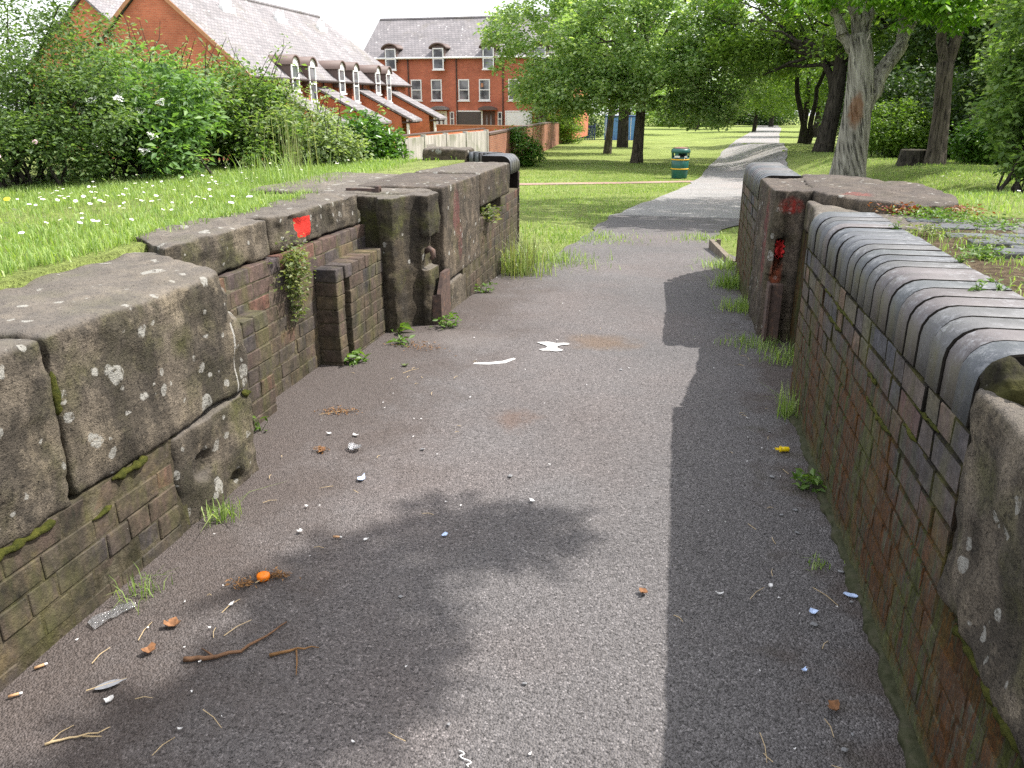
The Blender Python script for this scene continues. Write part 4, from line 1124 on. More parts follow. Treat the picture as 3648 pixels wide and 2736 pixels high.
def limb(mb, a, b, r0, r1, g, sag=.0, n=5, wob=.08):
    a = Vector(a); b = Vector(b); L = (b-a).length
    pts = []
    for i in range(n+1):
        t = i/n; p = a.lerp(b, t)
        if 0 < i < n: p += Vector(g.normal(0, wob*L*.35, 3))
        p.z += sag*L*math.sin(math.pi*t)
        pts.append(p)
    mb.tube(pts, [r0+(r1-r0)*i/n for i in range(n+1)], 6, False)

def tree(name, label, cat, base, trunk, radii, lobes, mat, bark, per=60, rc=.7, leaf=.16, seed=1, limbs=14, aspect=.6, droop=.25, group=None, forks=None, flat=.7, r_limb=None, palm=0, sides=10, twig=True):
    """trunk: list of offsets from base; lobes in offsets from base"""
    g = np.random.default_rng(seed)
    T = thing(name, label, cat, base, group=group)
    m = MB(); m.tube(trunk, radii, sides)
    top = trunk[-1]; r_l = r_limb or radii[-1]*.8
    for (a, b, r0, r1) in (forks or []):
        limb(m, a, b, r0, r1, g, .04, 5, .07)
    cl = clumps_in(lobes, g)
    pick = g.permutation(len(cl))[:limbs]
    starts = [trunk[-1], trunk[max(0, len(trunk)-2)]] + [f[1] for f in (forks or [])]
    for i in pick:
        c = cl[i]
        s = min(starts, key=lambda q: (Vector(q)-Vector(c)).length + g.uniform(0, 1.0))
        limb(m, s, c, r_l*g.uniform(.35, .8), .012, g, .05)
    m.build('trunk', bark, T, True, fix=False)
    P, d = crown_points(cl, per, rc, flat, g)
    if palm:
        v, f = palmate(P, g.uniform(.7, 1.2, len(P))*leaf, g, palm)
    else:
        v, f = leaf_arrays(P, g.uniform(.65, 1.3, len(P))*leaf, aspect, droop, g=g, out=d*.6)
    link('crown', np_mesh('crown', v, f), mat, T)
    return T

# --- big horse chestnut just past the flat slab
cr = np.array([.9807, .1956])      # a direction across the view, used only to lean limbs
def cx(d, z, fwd=0): return (cr[0]*d - cr[1]*fwd, cr[1]*d + cr[0]*fwd, z)
CH = (2.87, 14.73, .36)
fork_r = cx(.30, 1.62)
tree('horse_chestnut', 'grey twisted horse chestnut with a bare scarred trunk behind the flat slab', 'tree', CH,
     [cx(-.03, -.3), cx(-.02, .0), cx(-.02, .18), cx(-.01, .45), cx(.0, .8), cx(.0, 1.1), cx(.0, 1.35), cx(-.02, 1.6), cx(-.06, 1.95), cx(-.14, 2.3)],
     [.38, .32, .285, .26, .24, .225, .225, .21, .19, .16],
     [(1.0, 4.0, 7.2, 3.6, 3.2, 2.6, 130), (-1.6, 3.6, 5.4, 1.9, 2.0, 1.6, 46), (2.6, 2.0, 5.0, 2.0, 2.0, 1.6, 52), (-1.9, .2, 3.2, 1.6, .8, .40, 22), (1.5, -.2, 2.85, 1.5, .8, .45, 34), (.5, -.7, 2.8, 1.2, .5, .36, 26), (2.9, .3, 3.0, 1.2, .8, .5, 20), (-.9, -.6, 2.95, .9, .5, .3, 16), (.0, 1.5, 3.9, 3.4, 1.8, .8, 60)],
     L_CHEST, BARK_CHEST, per=13, rc=.42, leaf=.17, seed=5, limbs=26, palm=6, sides=16, flat=.6,
     forks=[(cx(.0, 1.0), cx(.24, 1.52), .17, .145), (cx(.22, 1.48), cx(.58, 2.15), .14, .10), (cx(.56, 2.1), cx(.60, 3.1, .2), .09, .06), (cx(.57, 2.1), cx(1.1, 2.9, .2), .06, .035),
            (cx(-.06, 1.9), cx(-.42, 2.3, .1), .10, .085), (cx(-.4, 2.28), cx(-.78, 3.0, .1), .085, .05), (cx(-.12, 2.2), cx(-.38, 3.4, .3), .09, .06), (cx(-.13, 2.25), cx(-.05, 4.2, .3), .12, .07), (cx(-.1, 2.15), cx(.25, 3.2, .2), .09, .05)], r_limb=.06)

# --- spreading maple on the green with its neighbours
tree('maple_tree', 'spreading pale green maple behind the litter bin, its skirts near the grass', 'tree', (-1.88, 39.96, -1.15),
     [(0, 0, -.3), (0, 0, .05), (.02, 0, .5), (.05, 0, 1.6), (.1, 0, 2.8), (.15, .1, 4.6)], [.42, .33, .27, .24, .21, .15],
     [(-.3, .5, 7.2, 5.0, 4.2, 4.2, 300), (-4.6, .3, 5.9, 2.9, 2.4, 2.8, 120), (-2.2, -1.5, 3.4, 3.0, 1.8, 1.3, 100), (3.2, -.6, 4.0, 2.3, 2.0, 1.9, 105), (0, -2.6, 5.4, 4.0, 1.6, 2.4, 110), (2.6, -.8, 2.35, 1.7, 1.2, .65, 26), (-4.9, .2, 3.2, 1.4, 1.4, .8, 24), (.8, -1.6, 3.6, 2.2, 1.4, 1.1, 40), (-3.6, -.4, 2.6, 1.5, 1.2, .5, 18), (4.0, .2, 5.6, 1.3, 1.6, 1.2, 22)],
     L_LIME, BARK, per=85, rc=.58, leaf=.185, seed=12, limbs=40, aspect=.65)
tree('maple_tree', 'slimmer maple standing behind and beside the bigger maple trunk', 'tree', (-4.11, 49.83, -1.28),
     [(0, 0, -.3), (0, 0, .05), (.1, 0, 1.4), (.2, 0, 3.2), (.2, 0, 5)], [.32, .26, .2, .17, .12],
     [(0, 0, 7.5, 3.8, 3.6, 4.0, 120), (-2.6, 0, 4.2, 2.2, 2, 1.6, 45), (2.0, 0, 4.6, 2, 2, 1.6, 40)], L_LIME, BARK, per=60, rc=.7, leaf=.19, seed=14, limbs=20)
tree('ivy_tree', 'dark ivy-clad tree in front of the pale blue cabin', 'tree', (-3.88, 59.87, -1.45),
     [(0, 0, -.3), (0, 0, .1), (.0, 0, 1.6), (.0, 0, 3.6), (.2, 0, 6)], [.5, .42, .38, .34, .2],
     [(0, 0, 8.5, 4.2, 4, 4.4, 120), (2.5, 0, 5.4, 2.4, 2, 2, 40), (-2.4, 0, 5.2, 2.4, 2, 2, 40)], L_WOOD, BARK_DARK, per=55, rc=.85, leaf=.24, seed=15, limbs=14)
tree('sycamore_tree', 'dark leaning broad tree on the shaded side of the path', 'tree', (5.7, 34.53, -.27),
     [(-.1, 0, -.3), (-.05, 0, .1), (.05, 0, .9), (.18, 0, 2.2), (.2, 0, 3.3), (.25, .1, 5)], [.52, .42, .34, .30, .26, .18],
     [(.5, 3.2, 7.5, 4.4, 3.6, 3.6, 170), (-3.0, 2.4, 5.0, 2.6, 2.4, 2.0, 70), (-2.6, 1.6, 3.8, 2.0, 1.5, 1.0, 34), (3.2, 0, 5.0, 2.2, 2.2, 1.8, 50), (.2, .2, 4.6, 2.2, 1.4, 1.2, 34)], L_WOOD, BARK_DARK, per=80, rc=.66, leaf=.18, seed=16, limbs=34,
     forks=[((.18, 0, 2.1), (-.5, .1, 3.6), .18, .10), ((.2, 0, 2.9), (1.0, 0, 4.4), .16, .09)])
tree('sycamore_tree', 'thin dark twin-stemmed tree beyond the leaning one', 'tree', (6.6, 45.2, -.55),
     [(0, 0, -.3), (0, 0, .05), (-.35, 0, 1.2), (-.8, 0, 2.6), (-1.0, 0, 4.2)], [.26, .2, .15, .13, .1],
     [(.3, 0, 7.0, 3.6, 3.2, 3.6, 100), (-2.0, 0, 4.6, 2.0, 1.8, 1.5, 36), (2.2, 0, 4.4, 2, 1.8, 1.5, 30)], L_WOOD, BARK_DARK, per=60, rc=.75, leaf=.2, seed=17, limbs=18,
     forks=[((.02, 0, .1), (.15, 0, 2.4), .15, .11), ((.15, 0, 2.4), (.5, 0, 4.2), .11, .08)])
tree('ash_tree', 'tall straight grey-brown tree beside the tree stump', 'tree', (5.5, 19.3, .30),
     [(-.05, 0, -.3), (-.02, 0, .05), (-.02, 0, .4), (-.05, 0, 1.1), (-.11, 0, 1.75), (-.14, 0, 2.1)], [.30, .235, .195, .17, .16, .17],
     [(.3, .8, 6.6, 3.6, 3.2, 3.2, 130), (-1.6, .2, 4.2, 1.8, 1.6, 1.2, 34), (2.2, .2, 3.8, 2.0, 1.8, 1.3, 44), (.4, -.8, 4.3, 1.6, 1.2, .8, 22)], L_WOOD, BARK, per=90, rc=.5, leaf=.12, seed=18, limbs=34, sides=14,
     forks=[((-.12, 0, 1.9), (-.42, 0, 3.2), .12, .07), ((-.12, 0, 2.0), (.15, .1, 3.3), .13, .08), ((.05, .1, 2.9), (.9, .2, 4.0), .06, .035), ((-.42, 0, 3.2), (-.8, 0, 5), .07, .04)])

# trees further along the path
far_spec = [('slender pale trunked tree far down beside the path', (9.2, 108, -1.9), 9, 5.0, L_WOOD, 21), ('tall far tree closing the end of the path', (15.5, 150, -2.35), 13, 8.0, L_WOOD, 22),
            ('far round tree on the sunny green left of the path bend', (2.5, 128, -2.1), 12, 7.5, L_LIME, 23), ('far tree standing right of the path bend', (17.5, 112, -1.7), 11, 6.5, L_WOOD, 24),
            ('far dark tree over the shaded end of the green', (12.8, 84, -1.3), 10, 5.5, L_WOOD, 25), ('mid-distance leafy tree between the leaning tree and the path', (8.6, 62, -1.0), 10, 4.6, L_WOOD, 26),
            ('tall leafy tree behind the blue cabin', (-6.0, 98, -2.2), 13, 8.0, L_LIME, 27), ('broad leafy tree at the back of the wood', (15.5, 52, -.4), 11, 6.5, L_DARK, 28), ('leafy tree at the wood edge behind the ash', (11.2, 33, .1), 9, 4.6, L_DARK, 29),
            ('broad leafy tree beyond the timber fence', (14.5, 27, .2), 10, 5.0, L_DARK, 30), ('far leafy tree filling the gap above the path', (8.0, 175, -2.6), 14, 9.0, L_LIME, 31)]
for (lab, b, h, r, mt, sd) in far_spec:
    tree('broadleaf_tree', lab, 'tree', b, [(0, 0, -.3), (0, 0, .1), (.1, 0, h*.2), (0, 0, h*.45)], [r*.07, r*.055, r*.045, r*.03],
         [(0, 0, h*.66, r, r*.9, h*.36, 150), (-r*.5, -r*.2, h*.36, r*.6, r*.55, h*.16, 60), (r*.5, -r*.2, h*.38, r*.6, r*.55, h*.16, 60)], mt, BARK_DARK,
         per=50, rc=r*.19, leaf=.065+.035*r, seed=sd, limbs=10, group='trees along the far path')

# shade tree standing behind the photographer, out of view, whose edge dapples the tarmac
tree('shade_tree', 'overhanging tree whose leafy edge dapples the tarmac with soft shade', 'tree', (2.85, -2.75, .95),
     [(0, 0, -.3), (0, 0, .1), (-.2, .2, 2), (-.6, .6, 4), (-1.0, 1.0, 5.2)], [.3, .26, .22, .18, .12],
     [(-.2, 4.25, 6.15, 1.25, 1.1, .5, 150), (.72, 6.3, 6.15, .26, .9, .25, 46), (1.1, 7.35, 6.15, .32, .12, .15, 12), (-.2, 2.4, 6.4, 2.2, 1.6, .9, 90), (.0, .2, 5.8, 2.4, 1.8, 1.0, 60)], L_WOOD, BARK, per=38, rc=.26, leaf=.11, seed=33, limbs=30,
     forks=[((-1.0, 1.0, 5.1), (.2, 3.6, 6.1), .11, .07), ((.2, 3.6, 6.1), (.65, 6.4, 6.2), .06, .02)])

# ------------------------------------------------------------------ hedge and shrubs
def shrub(name, label, base, lobes, mat, per=70, rc=.22, leaf=.05, seed=1, stems=9, aspect=.5, droop=.2, stem_r=.018, bark=BARK_DARK, group=None, fan=.5, cat='shrub', shoots=0, flat=.8):
    g = np.random.default_rng(seed)
    T = thing(name, label, cat, base, group=group)
    cl = clumps_in(lobes, g)
    m = MB()
    for i in g.permutation(len(cl))[:stems]:
        c = cl[i]
        s = (g.normal(0, fan*.5), g.normal(0, fan*.3), -.1)
        limb(m, s, c, stem_r*g.uniform(.7, 1.4), .004, g, .06, 4)
    sp = []
    for i in range(shoots):
        c = cl[g.integers(len(cl))]; tip = c + np.array([g.normal(0, .16), g.normal(0, .12), g.uniform(.25, .6)])
        limb(m, c, tip, .006, .002, g, 0, 3)
        t = g.uniform(0, 1, 16)[:, None]; sp.append(c*(1-t) + tip*t + g.normal(0, .025, (16, 3)))
    m.build('stem', bark, T, True, fix=False)
    P, d = crown_points(cl, per, rc, flat, g)
    if sp: P = np.concatenate([P]+sp); d = np.concatenate([d, g.normal(0, .4, (len(P)-len(d), 3))])
    v, f = leaf_arrays(P, g.uniform(.6, 1.35, len(P))*leaf, aspect, droop, g=g, out=d*.7)
    link('crown', np_mesh('crown', v, f), mat, T)
    return T
shrub('dog_rose', 'tall dense dark rose bush with a few pink blooms by the lawn edge', (-5.9, 6.35, .84), [(-.1, .3, 1.15, 1.15, .8, .95, 120), (-1.0, .2, .9, .9, .7, .8, 60), (.55, .1, .7, .6, .5, .55, 46), (.35, -.15, .42, .45, .4, .32, 26)], L_ROSE, 150, .24, .042, 41, 26, .55)
shrub('elder_bush', 'elder bush with flat cream flower heads in the middle of the hedge', (-5.15, 7.25, .82), [(0, .2, .75, .8, .6, .55, 80), (.35, -.05, .42, .5, .4, .3, 30), (-.4, 0, .55, .5, .4, .4, 34)], L_ELDER, 60, .22, .085, 42, 16, .42)
shrub('sallow_bush', 'pale sallow bush with long upright shoots in front of the gable', (-5.7, 8.45, .74), [(.1, .2, .80, 1.0, .7, .48, 60), (-.5, .1, .95, .6, .6, .45, 34), (.85, 0, .72, .7, .5, .42, 36)], L_WILLOW, 75, .2, .06, 43, 22, .36, shoots=90)
shrub('hawthorn_bush', 'bright green leafy bush with dark stems in front of the terrace wall', (-4.95, 8.55, .78), [(.0, .1, .72, .65, .6, .5, 85), (.4, 0, .45, .45, .45, .33, 40), (-.35, 0, .62, .5, .45, .4, 40)], L_HEDGE, 85, .19, .058, 44, 20, .55, shoots=30)
shrub('hawthorn_bush', 'leafy bush with pale new shoots nearer the concrete fence', (-4.25, 8.9, .76), [(.0, .1, .42, .5, .5, .34, 70), (.3, 0, .32, .42, .4, .24, 36), (-.35, .2, .7, .42, .4, .35, 34)], L_WILLOW, 80, .18, .055, 45, 18, .55, shoots=34)
shrub('laurel_bush', 'glossy round evergreen bush beside the brown timber gate', (-4.25, 10.9, .62), [(0, 0, .42, .52, .45, .40, 75), (.3, -.1, .28, .3, .3, .26, 26)], L_LAUREL, 75, .16, .085, 46, 9, .45)
shrub('hawthorn_bush', 'dark bushy growth closing the hedge behind the roses', (-7.3, 7.2, .75), [(0, 0, 1.3, 1.2, .8, 1.1, 110)], L_ROSE, 120, .26, .045, 47, 14, .5)
shrub('boundary_shrub', 'dark leafy shrub against the sunny end of the brick wall', (-7.0, 36.2, -1.2), [(-.1, 0, .95, 1.15, .7, .85, 70), (.4, 0, .5, .8, .6, .45, 30)], L_LAUREL, 60, .3, .12, 48, 8, .5)
shrub('hazel_bush', 'overhanging green hazel bush near the edge of the shaded lawn', (3.75, 9.7, .62), [(.55, .5, 1.3, 1.0, 1.0, 1.1, 130), (-.05, .55, 1.05, .45, .5, .5, 44), (.1, .2, .45, .45, .4, .28, 26), (.0, .3, 2.0, .5, .5, .4, 20)], L_HEDGE, 95, .24, .075, 49, 18, .6, shoots=20)
shrub('hazel_bush', 'tall bush with yellowish leaves beside the hazel at the picture edge', (5.0, 12.6, .5), [(.2, .3, 2.0, 1.2, 1.1, 1.7, 150)], L_WILLOW, 80, .3, .09, 50, 14, .6)
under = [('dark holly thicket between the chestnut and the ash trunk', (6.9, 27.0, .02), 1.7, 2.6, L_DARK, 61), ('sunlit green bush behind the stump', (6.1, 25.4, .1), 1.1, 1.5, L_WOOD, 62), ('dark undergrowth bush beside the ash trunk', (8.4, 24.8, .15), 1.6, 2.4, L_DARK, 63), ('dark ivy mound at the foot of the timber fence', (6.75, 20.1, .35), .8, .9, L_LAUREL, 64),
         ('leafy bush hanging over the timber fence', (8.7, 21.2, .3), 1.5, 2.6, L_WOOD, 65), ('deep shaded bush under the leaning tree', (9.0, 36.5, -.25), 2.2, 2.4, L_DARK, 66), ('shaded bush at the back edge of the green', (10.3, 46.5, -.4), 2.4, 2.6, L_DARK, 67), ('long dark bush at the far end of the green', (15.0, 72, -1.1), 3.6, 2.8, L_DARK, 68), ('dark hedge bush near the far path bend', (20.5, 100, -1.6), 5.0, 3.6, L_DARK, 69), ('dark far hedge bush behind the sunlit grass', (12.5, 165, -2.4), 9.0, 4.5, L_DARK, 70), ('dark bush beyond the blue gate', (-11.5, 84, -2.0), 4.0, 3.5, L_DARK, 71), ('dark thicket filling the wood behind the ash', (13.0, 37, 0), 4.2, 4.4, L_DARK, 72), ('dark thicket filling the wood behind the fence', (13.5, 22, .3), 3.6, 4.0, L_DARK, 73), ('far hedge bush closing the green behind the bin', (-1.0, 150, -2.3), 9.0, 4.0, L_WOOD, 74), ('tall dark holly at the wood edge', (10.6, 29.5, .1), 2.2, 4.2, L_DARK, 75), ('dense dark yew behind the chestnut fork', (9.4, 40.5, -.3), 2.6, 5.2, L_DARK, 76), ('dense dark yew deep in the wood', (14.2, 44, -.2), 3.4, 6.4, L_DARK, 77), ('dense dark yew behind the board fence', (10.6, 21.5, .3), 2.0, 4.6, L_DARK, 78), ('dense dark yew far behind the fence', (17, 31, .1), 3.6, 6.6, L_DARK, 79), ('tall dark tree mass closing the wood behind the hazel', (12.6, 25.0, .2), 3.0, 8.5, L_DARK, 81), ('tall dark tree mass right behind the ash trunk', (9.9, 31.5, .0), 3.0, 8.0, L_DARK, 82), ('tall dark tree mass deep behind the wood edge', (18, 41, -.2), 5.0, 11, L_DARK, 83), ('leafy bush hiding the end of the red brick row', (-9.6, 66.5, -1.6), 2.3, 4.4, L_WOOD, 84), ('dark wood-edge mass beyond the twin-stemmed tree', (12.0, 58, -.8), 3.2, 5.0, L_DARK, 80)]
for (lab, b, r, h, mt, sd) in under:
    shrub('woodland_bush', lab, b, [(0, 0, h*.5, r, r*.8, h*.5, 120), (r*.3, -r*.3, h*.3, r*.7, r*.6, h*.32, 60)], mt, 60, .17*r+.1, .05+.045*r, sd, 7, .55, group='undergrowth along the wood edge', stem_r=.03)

# flowers on the hedge
def disc(mb, c, r, n=7, tilt=(0, 0, 1), cup=.0):
    c = Vector(c); nz = Vector(tilt).normalized(); a = nz.orthogonal().normalized(); b = nz.cross(a)
    v = [tuple(c)] + [tuple(c + (a*math.cos(2*math.pi*k/n)+b*math.sin(2*math.pi*k/n))*r + nz*cup) for k in range(n)]
    mb.add(v, [(0, 1+k, 1+(k+1) % n) for k in range(n)])
umb = MB()
for k in range(34):
    a = R.uniform(0, 6.28); q = math.sqrt(R.random())*.07
    disc(umb, (q*math.cos(a), q*math.sin(a), .012*R.random()-q*.12), R.uniform(.007, .013), 6)
for k in range(6):
    a = k*1.05; umb.tube([(0, 0, -.07), (.05*math.cos(a), .05*math.sin(a), -.012)], [.002, .0015], 4, False)
umb_me = umb.mesh('elder_flower'); umb_me.materials.append(PETAL)
for i, (x, y, z) in enumerate([(-4.93, 6.78, 1.70), (-4.72, 6.72, 1.55), (-4.66, 6.75, 1.33), (-4.98, 6.62, 1.42), (-5.17, 6.65, 1.24), (-4.72, 6.68, 1.2), (-5.3, 6.7, 1.55), (-4.85, 6.62, 1.64), (-5.1, 6.6, 1.63), (-5.42, 6.7, 1.4), (-4.6, 6.85, 1.62)]):
    o = link('elder_flower', umb_me, None, None, (x, y, z), (R.uniform(-.5, .1), R.uniform(0, .5), R.uniform(0, 6))); o.scale = (.75, .75, .75)
    tag(o, 'flat cream flower head on the elder bush', 'flower', 'flower heads on the elder bush')
ros = MB()
for k in range(5):
    a = k*1.2566; disc(ros, (.018*math.cos(a), .018*math.sin(a), .003), .016, 6, (math.cos(a)*.5, math.sin(a)*.5, 1))
ros_me = ros.mesh('rose_bloom'); ros_me.materials.append(PINKPETAL)
for (x, y, z) in [(-5.5, 5.72, 2.02), (-5.35, 5.85, 2.0), (-5.25, 5.6, 1.2), (-5.55, 5.55, 1.05), (-5.72, 5.5, 1.6), (-5.15, 5.9, 1.3)]:
    o = link('rose_bloom', ros_me, None, None, (x, y, z), (1.1+R.uniform(-.3, .3), 0, .6+R.uniform(-.4, .4))); o.scale = (.7, .7, .7)
    tag(o, 'small pale pink bloom on the dark rose bush', 'flower', 'blooms on the rose bush')

# ------------------------------------------------------------------ grass
def blades(name, pts, h0, h1, w, mat, lean=.5, label=None):
    """pts (n,3): one bent blade each"""
    n = len(pts)
    h = rng.uniform(h0, h1, n); th = rng.uniform(0, 2*np.pi, n); ln = np.abs(rng.normal(0, lean, n))
    d = np.stack([np.cos(th), np.sin(th), np.zeros(n)], 1)
    s = np.stack([-np.sin(th), np.cos(th), np.zeros(n)], 1)
    W_ = (w*rng.uniform(.6, 1.3, n))[:, None]
    up = np.array([0, 0, 1.0])
    mid = pts + up*(h*.55)[:, None] + d*(h*.25*ln)[:, None]
    tip = pts + up*(h*(1-.3*np.minimum(ln, 1.5)))[:, None] + d*(h*.85*ln)[:, None]
    v = np.stack([pts - s*W_*.5, pts + s*W_*.5, mid + s*W_*.4, mid - s*W_*.4, tip], 1).reshape(-1, 3)
    b = np.arange(n)[:, None]*5
    f = np.concatenate([b+np.array([[0, 1, 2]]), b+np.array([[0, 2, 3]]), b+np.array([[3, 2, 4]])], 1).reshape(-1, 3)
    o = link(name, np_mesh(name, v, f), mat)
    return o
def scatter(n, x0, x1, y0, y1, keep=None, patch=0.0):
    x = rng.uniform(x0, x1, n); y = rng.uniform(y0, y1, n)
    out = []
    for a, b in zip(x, y):
        if keep and not keep(a, b): continue
        if patch and noise.noise(Vector((a*1.3, b*1.3, .5))) < R.uniform(-1, 1)*patch - .25: continue
        out.append((a, b, ground_z(a, b) - .012))
    return np.array(out)
def edge_l(y): return -2.50 + .06*noise.noise(Vector((0, y*1.7, 3)))
kl = lambda a, b: a < (edge_l(b) if b < 5.3 else -2.95) and (a > -3.9-.28*b)
tag(blades('lawn_grass', scatter(95000, -6.4, -2.45, .4, 9.2, kl, .5), .022, .062, .0052, L_GRASS, .7), 'short daisy-studded lawn grass on the bank above the lock wall', 'grass', kind='stuff')
fr = np.array([(edge_l(y)+rng.normal(-.05, .05), y, 0) for y in rng.uniform(.8, 5.4, 2600)] + [(rng.normal(-3.1, .16), y, 0) for y in rng.uniform(5.3, 8.4, 2600)])
fr = np.array([(a, b, ground_z(a, b)-.01) for a, b, _ in fr])
tag(blades('verge_grass', fr, .025, .085, .005, L_GRASS, .85), 'ragged longer grass fringing the coping stones', 'grass', kind='stuff')
kr = lambda a, b: a > 2.0 and not (a < 2.9 and b < 5.0) and a > 1.15+(b-5)*.12
tag(blades('lawn_grass', scatter(42000, 1.4, 7.2, 4.9, 19, kr, .5), .02, .055, .008, L_GRASS, .7), 'shaded lawn grass behind the flat slab', 'grass', kind='stuff')
def px_edge(y): return lerp_tab(y, [(9, -1.5), (10.2, -1.38), (13, -1.25), (15.6, -1.08), (20, -.5), (25.8, .27), (31, .8), (40, 1.55), (52, 2.7)])
def px_edge_r(y): return lerp_tab(y, [(9, 1.6), (11.3, .65), (13, .85), (14.4, 1.5), (15.6, 2.15), (20, 2.7), (25.8, 3.4), (31, 3.95), (40, 4.95), (52, 6.25)])
def off_side(a, b): return not (abs(b - lerp_tab(a, sp_pts)) < .56)
km = lambda a, b: a < px_edge(b) + .04*noise.noise(Vector((0, b*2, 1))) and off_side(a, b) and a > -2.3-.2*b
tag(blades('green_grass', scatter(60000, -9, 2, 8.9, 40, km, .4), .03, .075, .014, L_GRASS, .7), 'mown grass of the sunny green beside the path', 'grass', kind='stuff')
km2 = lambda a, b: a > px_edge_r(b) + .04*noise.noise(Vector((0, b*2, 7)))
tag(blades('green_grass', scatter(30000, .6, 11, 9.3, 40, km2, .4), .025, .07, .014, L_GRASS, .7), 'mown grass between the path and the wood edge', 'grass', kind='stuff')

kp = lambda a, b: a > 1.1 and noise.noise(Vector((a*2.2, b*2.2, 4.4))) > -.12
pp = scatter(5200, 1.1, 2.9, 2.0, 5.0, kp)
pp[:, 2] = .985
tag(blades('platform_grass', pp, .015, .06, .0045, L_GRASS, .9), 'thin patchy grass over the soil behind the bullnose coping', 'grass', kind='stuff')

# daisies
dz = bmesh.new()
def daisy_mesh():
    m = MB()
    disc(m, (0, 0, .0), .0125, 9, (0, 0, 1), .002); nf = len(m.f)
    disc(m, (0, 0, .0025), .0045, 6, (0, 0, 1)); nc = len(m.f)
    m.tube([(0, 0, -.05), (0, 0, -.001)], [.0012, .0012], 4, False)
    me = m.mesh('daisy')
    for q in (PETAL, YELLOWFL, L_GRASS): me.materials.append(q)
    me.polygons.foreach_set('material_index', np.array([0]*nf + [1]*(nc-nf) + [2]*(len(m.f)-nc)))
    return me
dm_ = daisy_mesh(); dz.free()
cnt = 0; rr = random.Random(99)
while cnt < 290:
    b = rr.uniform(1.9, 8.6); a = rr.uniform(-5.6, -2.6)
    if not (a < edge_l(b)-.08 and a > -3.0-.33*b): continue
    if b > 5.2 and a > -3.1: continue
    if noise.noise(Vector((a*1.1, b*1.1, 7.7))) < rr.uniform(-.7, .3): continue
    o = link('daisy', dm_, None, None, (a, b, ground_z(a, b)+rr.uniform(.035, .06)), (rr.uniform(-.5, .2), rr.uniform(-.1, .5), rr.uniform(0, 6)))
    s_ = rr.uniform(.65, 1.15); o.scale = (s_, s_, 1)
    tag(o, 'white daisy in the lawn above the lichen-spotted coping', 'daisy', 'daisies in the lawn')
    cnt += 1
cnt = 0
while cnt < 60:
    b = rr.uniform(6.5, 16); a = rr.uniform(2.2, 5.5)
    if a < 1.2+(b-5)*.15: continue
    o = link('daisy', dm_, None, None, (a, b, ground_z(a, b)+rr.uniform(.03, .05)), (rr.uniform(-.4, .2), 0, 0)); o.scale = (1.2, 1.2, 1)
    tag(o, 'white daisy in the shaded lawn behind the flat slab', 'daisy', 'daisies behind the slab'); cnt += 1

# ------------------------------------------------------------------ weeds
def tuft(name, label, loc, n, h0, h1, r, w=.005, mat=None, lean=.8, group=None):
    pts = np.stack([rng.normal(0, r, n), rng.normal(0, r, n), np.full(n, -.004)], 1)
    o = blades(name, pts, h0, h1, w, mat or L_GRASS, lean); o.location = loc
    return tag(o, label, 'grass tuft' if 'grass' in name else 'weed', group)
def weed(name, label, loc, n, r, leaf, seed, h=.08, mat=None, aspect=.4, sub=None):
    g = np.random.default_rng(seed)
    T = thing(name, label, 'weed', loc)
    P = np.stack([g.normal(0, r*.5, n), g.normal(0, r*.5, n), g.uniform(0, h, n)], 1)
    v, f = leaf_arrays(P, g.uniform(.6, 1.3, n)*leaf, aspect, -.1, g=g)
    link('leaves', np_mesh('leaves', v, f), mat or L_WEED, T)
    m = MB()
    for i in range(0, n, max(1, n//8)):
        m.tube([(0, 0, -.01), tuple(P[i]*.6), tuple(P[i])], [.002, .0016, .001], 4, False)
    m.build('stem', mat or L_WEED, T, fix=False)
    return T
gz = lambda x, y: lerp_tab(y, CZ) + .008
tuft('grass_tuft', 'spiky green grass tuft below the broken footing stone', (-1.72, 2.58, gz(0, 2)), 60, .05, .13, .035, .0045)
tuft('grass_tuft', 'small sprawling grass tuft by the clear plastic strip', (-1.71, 2.04, gz(0, 2)), 46, .04, .11, .04, .004)
weed('dandelion', 'tiny pale seedling in the corner past the footing stone', (-2.01, 3.46, gz(0, 3)), 10, .03, .05, 3)
weed('plantain', 'leafy green weed at the foot of the slotted brick pillar', (-1.965, 4.63, gz(0, 4)), 40, .065, .065, 4, .06)
weed('plantain', 'leafy weed on the tarmac between pillar and hollow quoin', (-1.80, 5.10, gz(0, 5)), 22, .055, .055, 5, .04)
weed('dandelion', 'upright two-leaved seedling against the hollow quoin', (-1.92, 5.36, gz(0, 5)), 9, .03, .10, 6, .07)
weed('plantain', 'bushy weed by the rusty bracket below the red-stained block', (-1.60, 5.62, gz(0, 5)), 95, .10, .045, 7, .085)
weed('plantain', 'small weed where the brick wall leaves the red-stained block', (-1.63, 6.93, gz(0, 6.9)), 60, .08, .045, 8, .075)
tuft('meadow_grass', 'tall flowering grass clump at the sunny end of the brick wall', (-1.52, 8.05, gz(0, 8)), 240, .10, .42, .13, .007, L_GRASS, .6)
tuft('meadow_grass', 'pale seeding grass heads at the sunny wall end', (-1.50, 8.0, gz(0, 8)), 130, .25, .55, .14, .009, L_SEED, .5)
tuft('meadow_grass', 'low grass spilling from the sunny wall end on to the tarmac', (-1.35, 8.9, gz(0, 8.9)), 500, .04, .2, .26, .007, L_GRASS, .7)
tuft('meadow_grass', 'grass creeping over the tarmac edge below the green', (-1.15, 11.2, gz(0, 11.2)), 600, .03, .1, .35, .008, L_GRASS, .8)
tuft('grass_tuft', 'long bladed grass tuft at the foot of the algae-stained wall', (.66, 4.17, gz(0, 4)+.01), 70, .08, .24, .03, .0045)
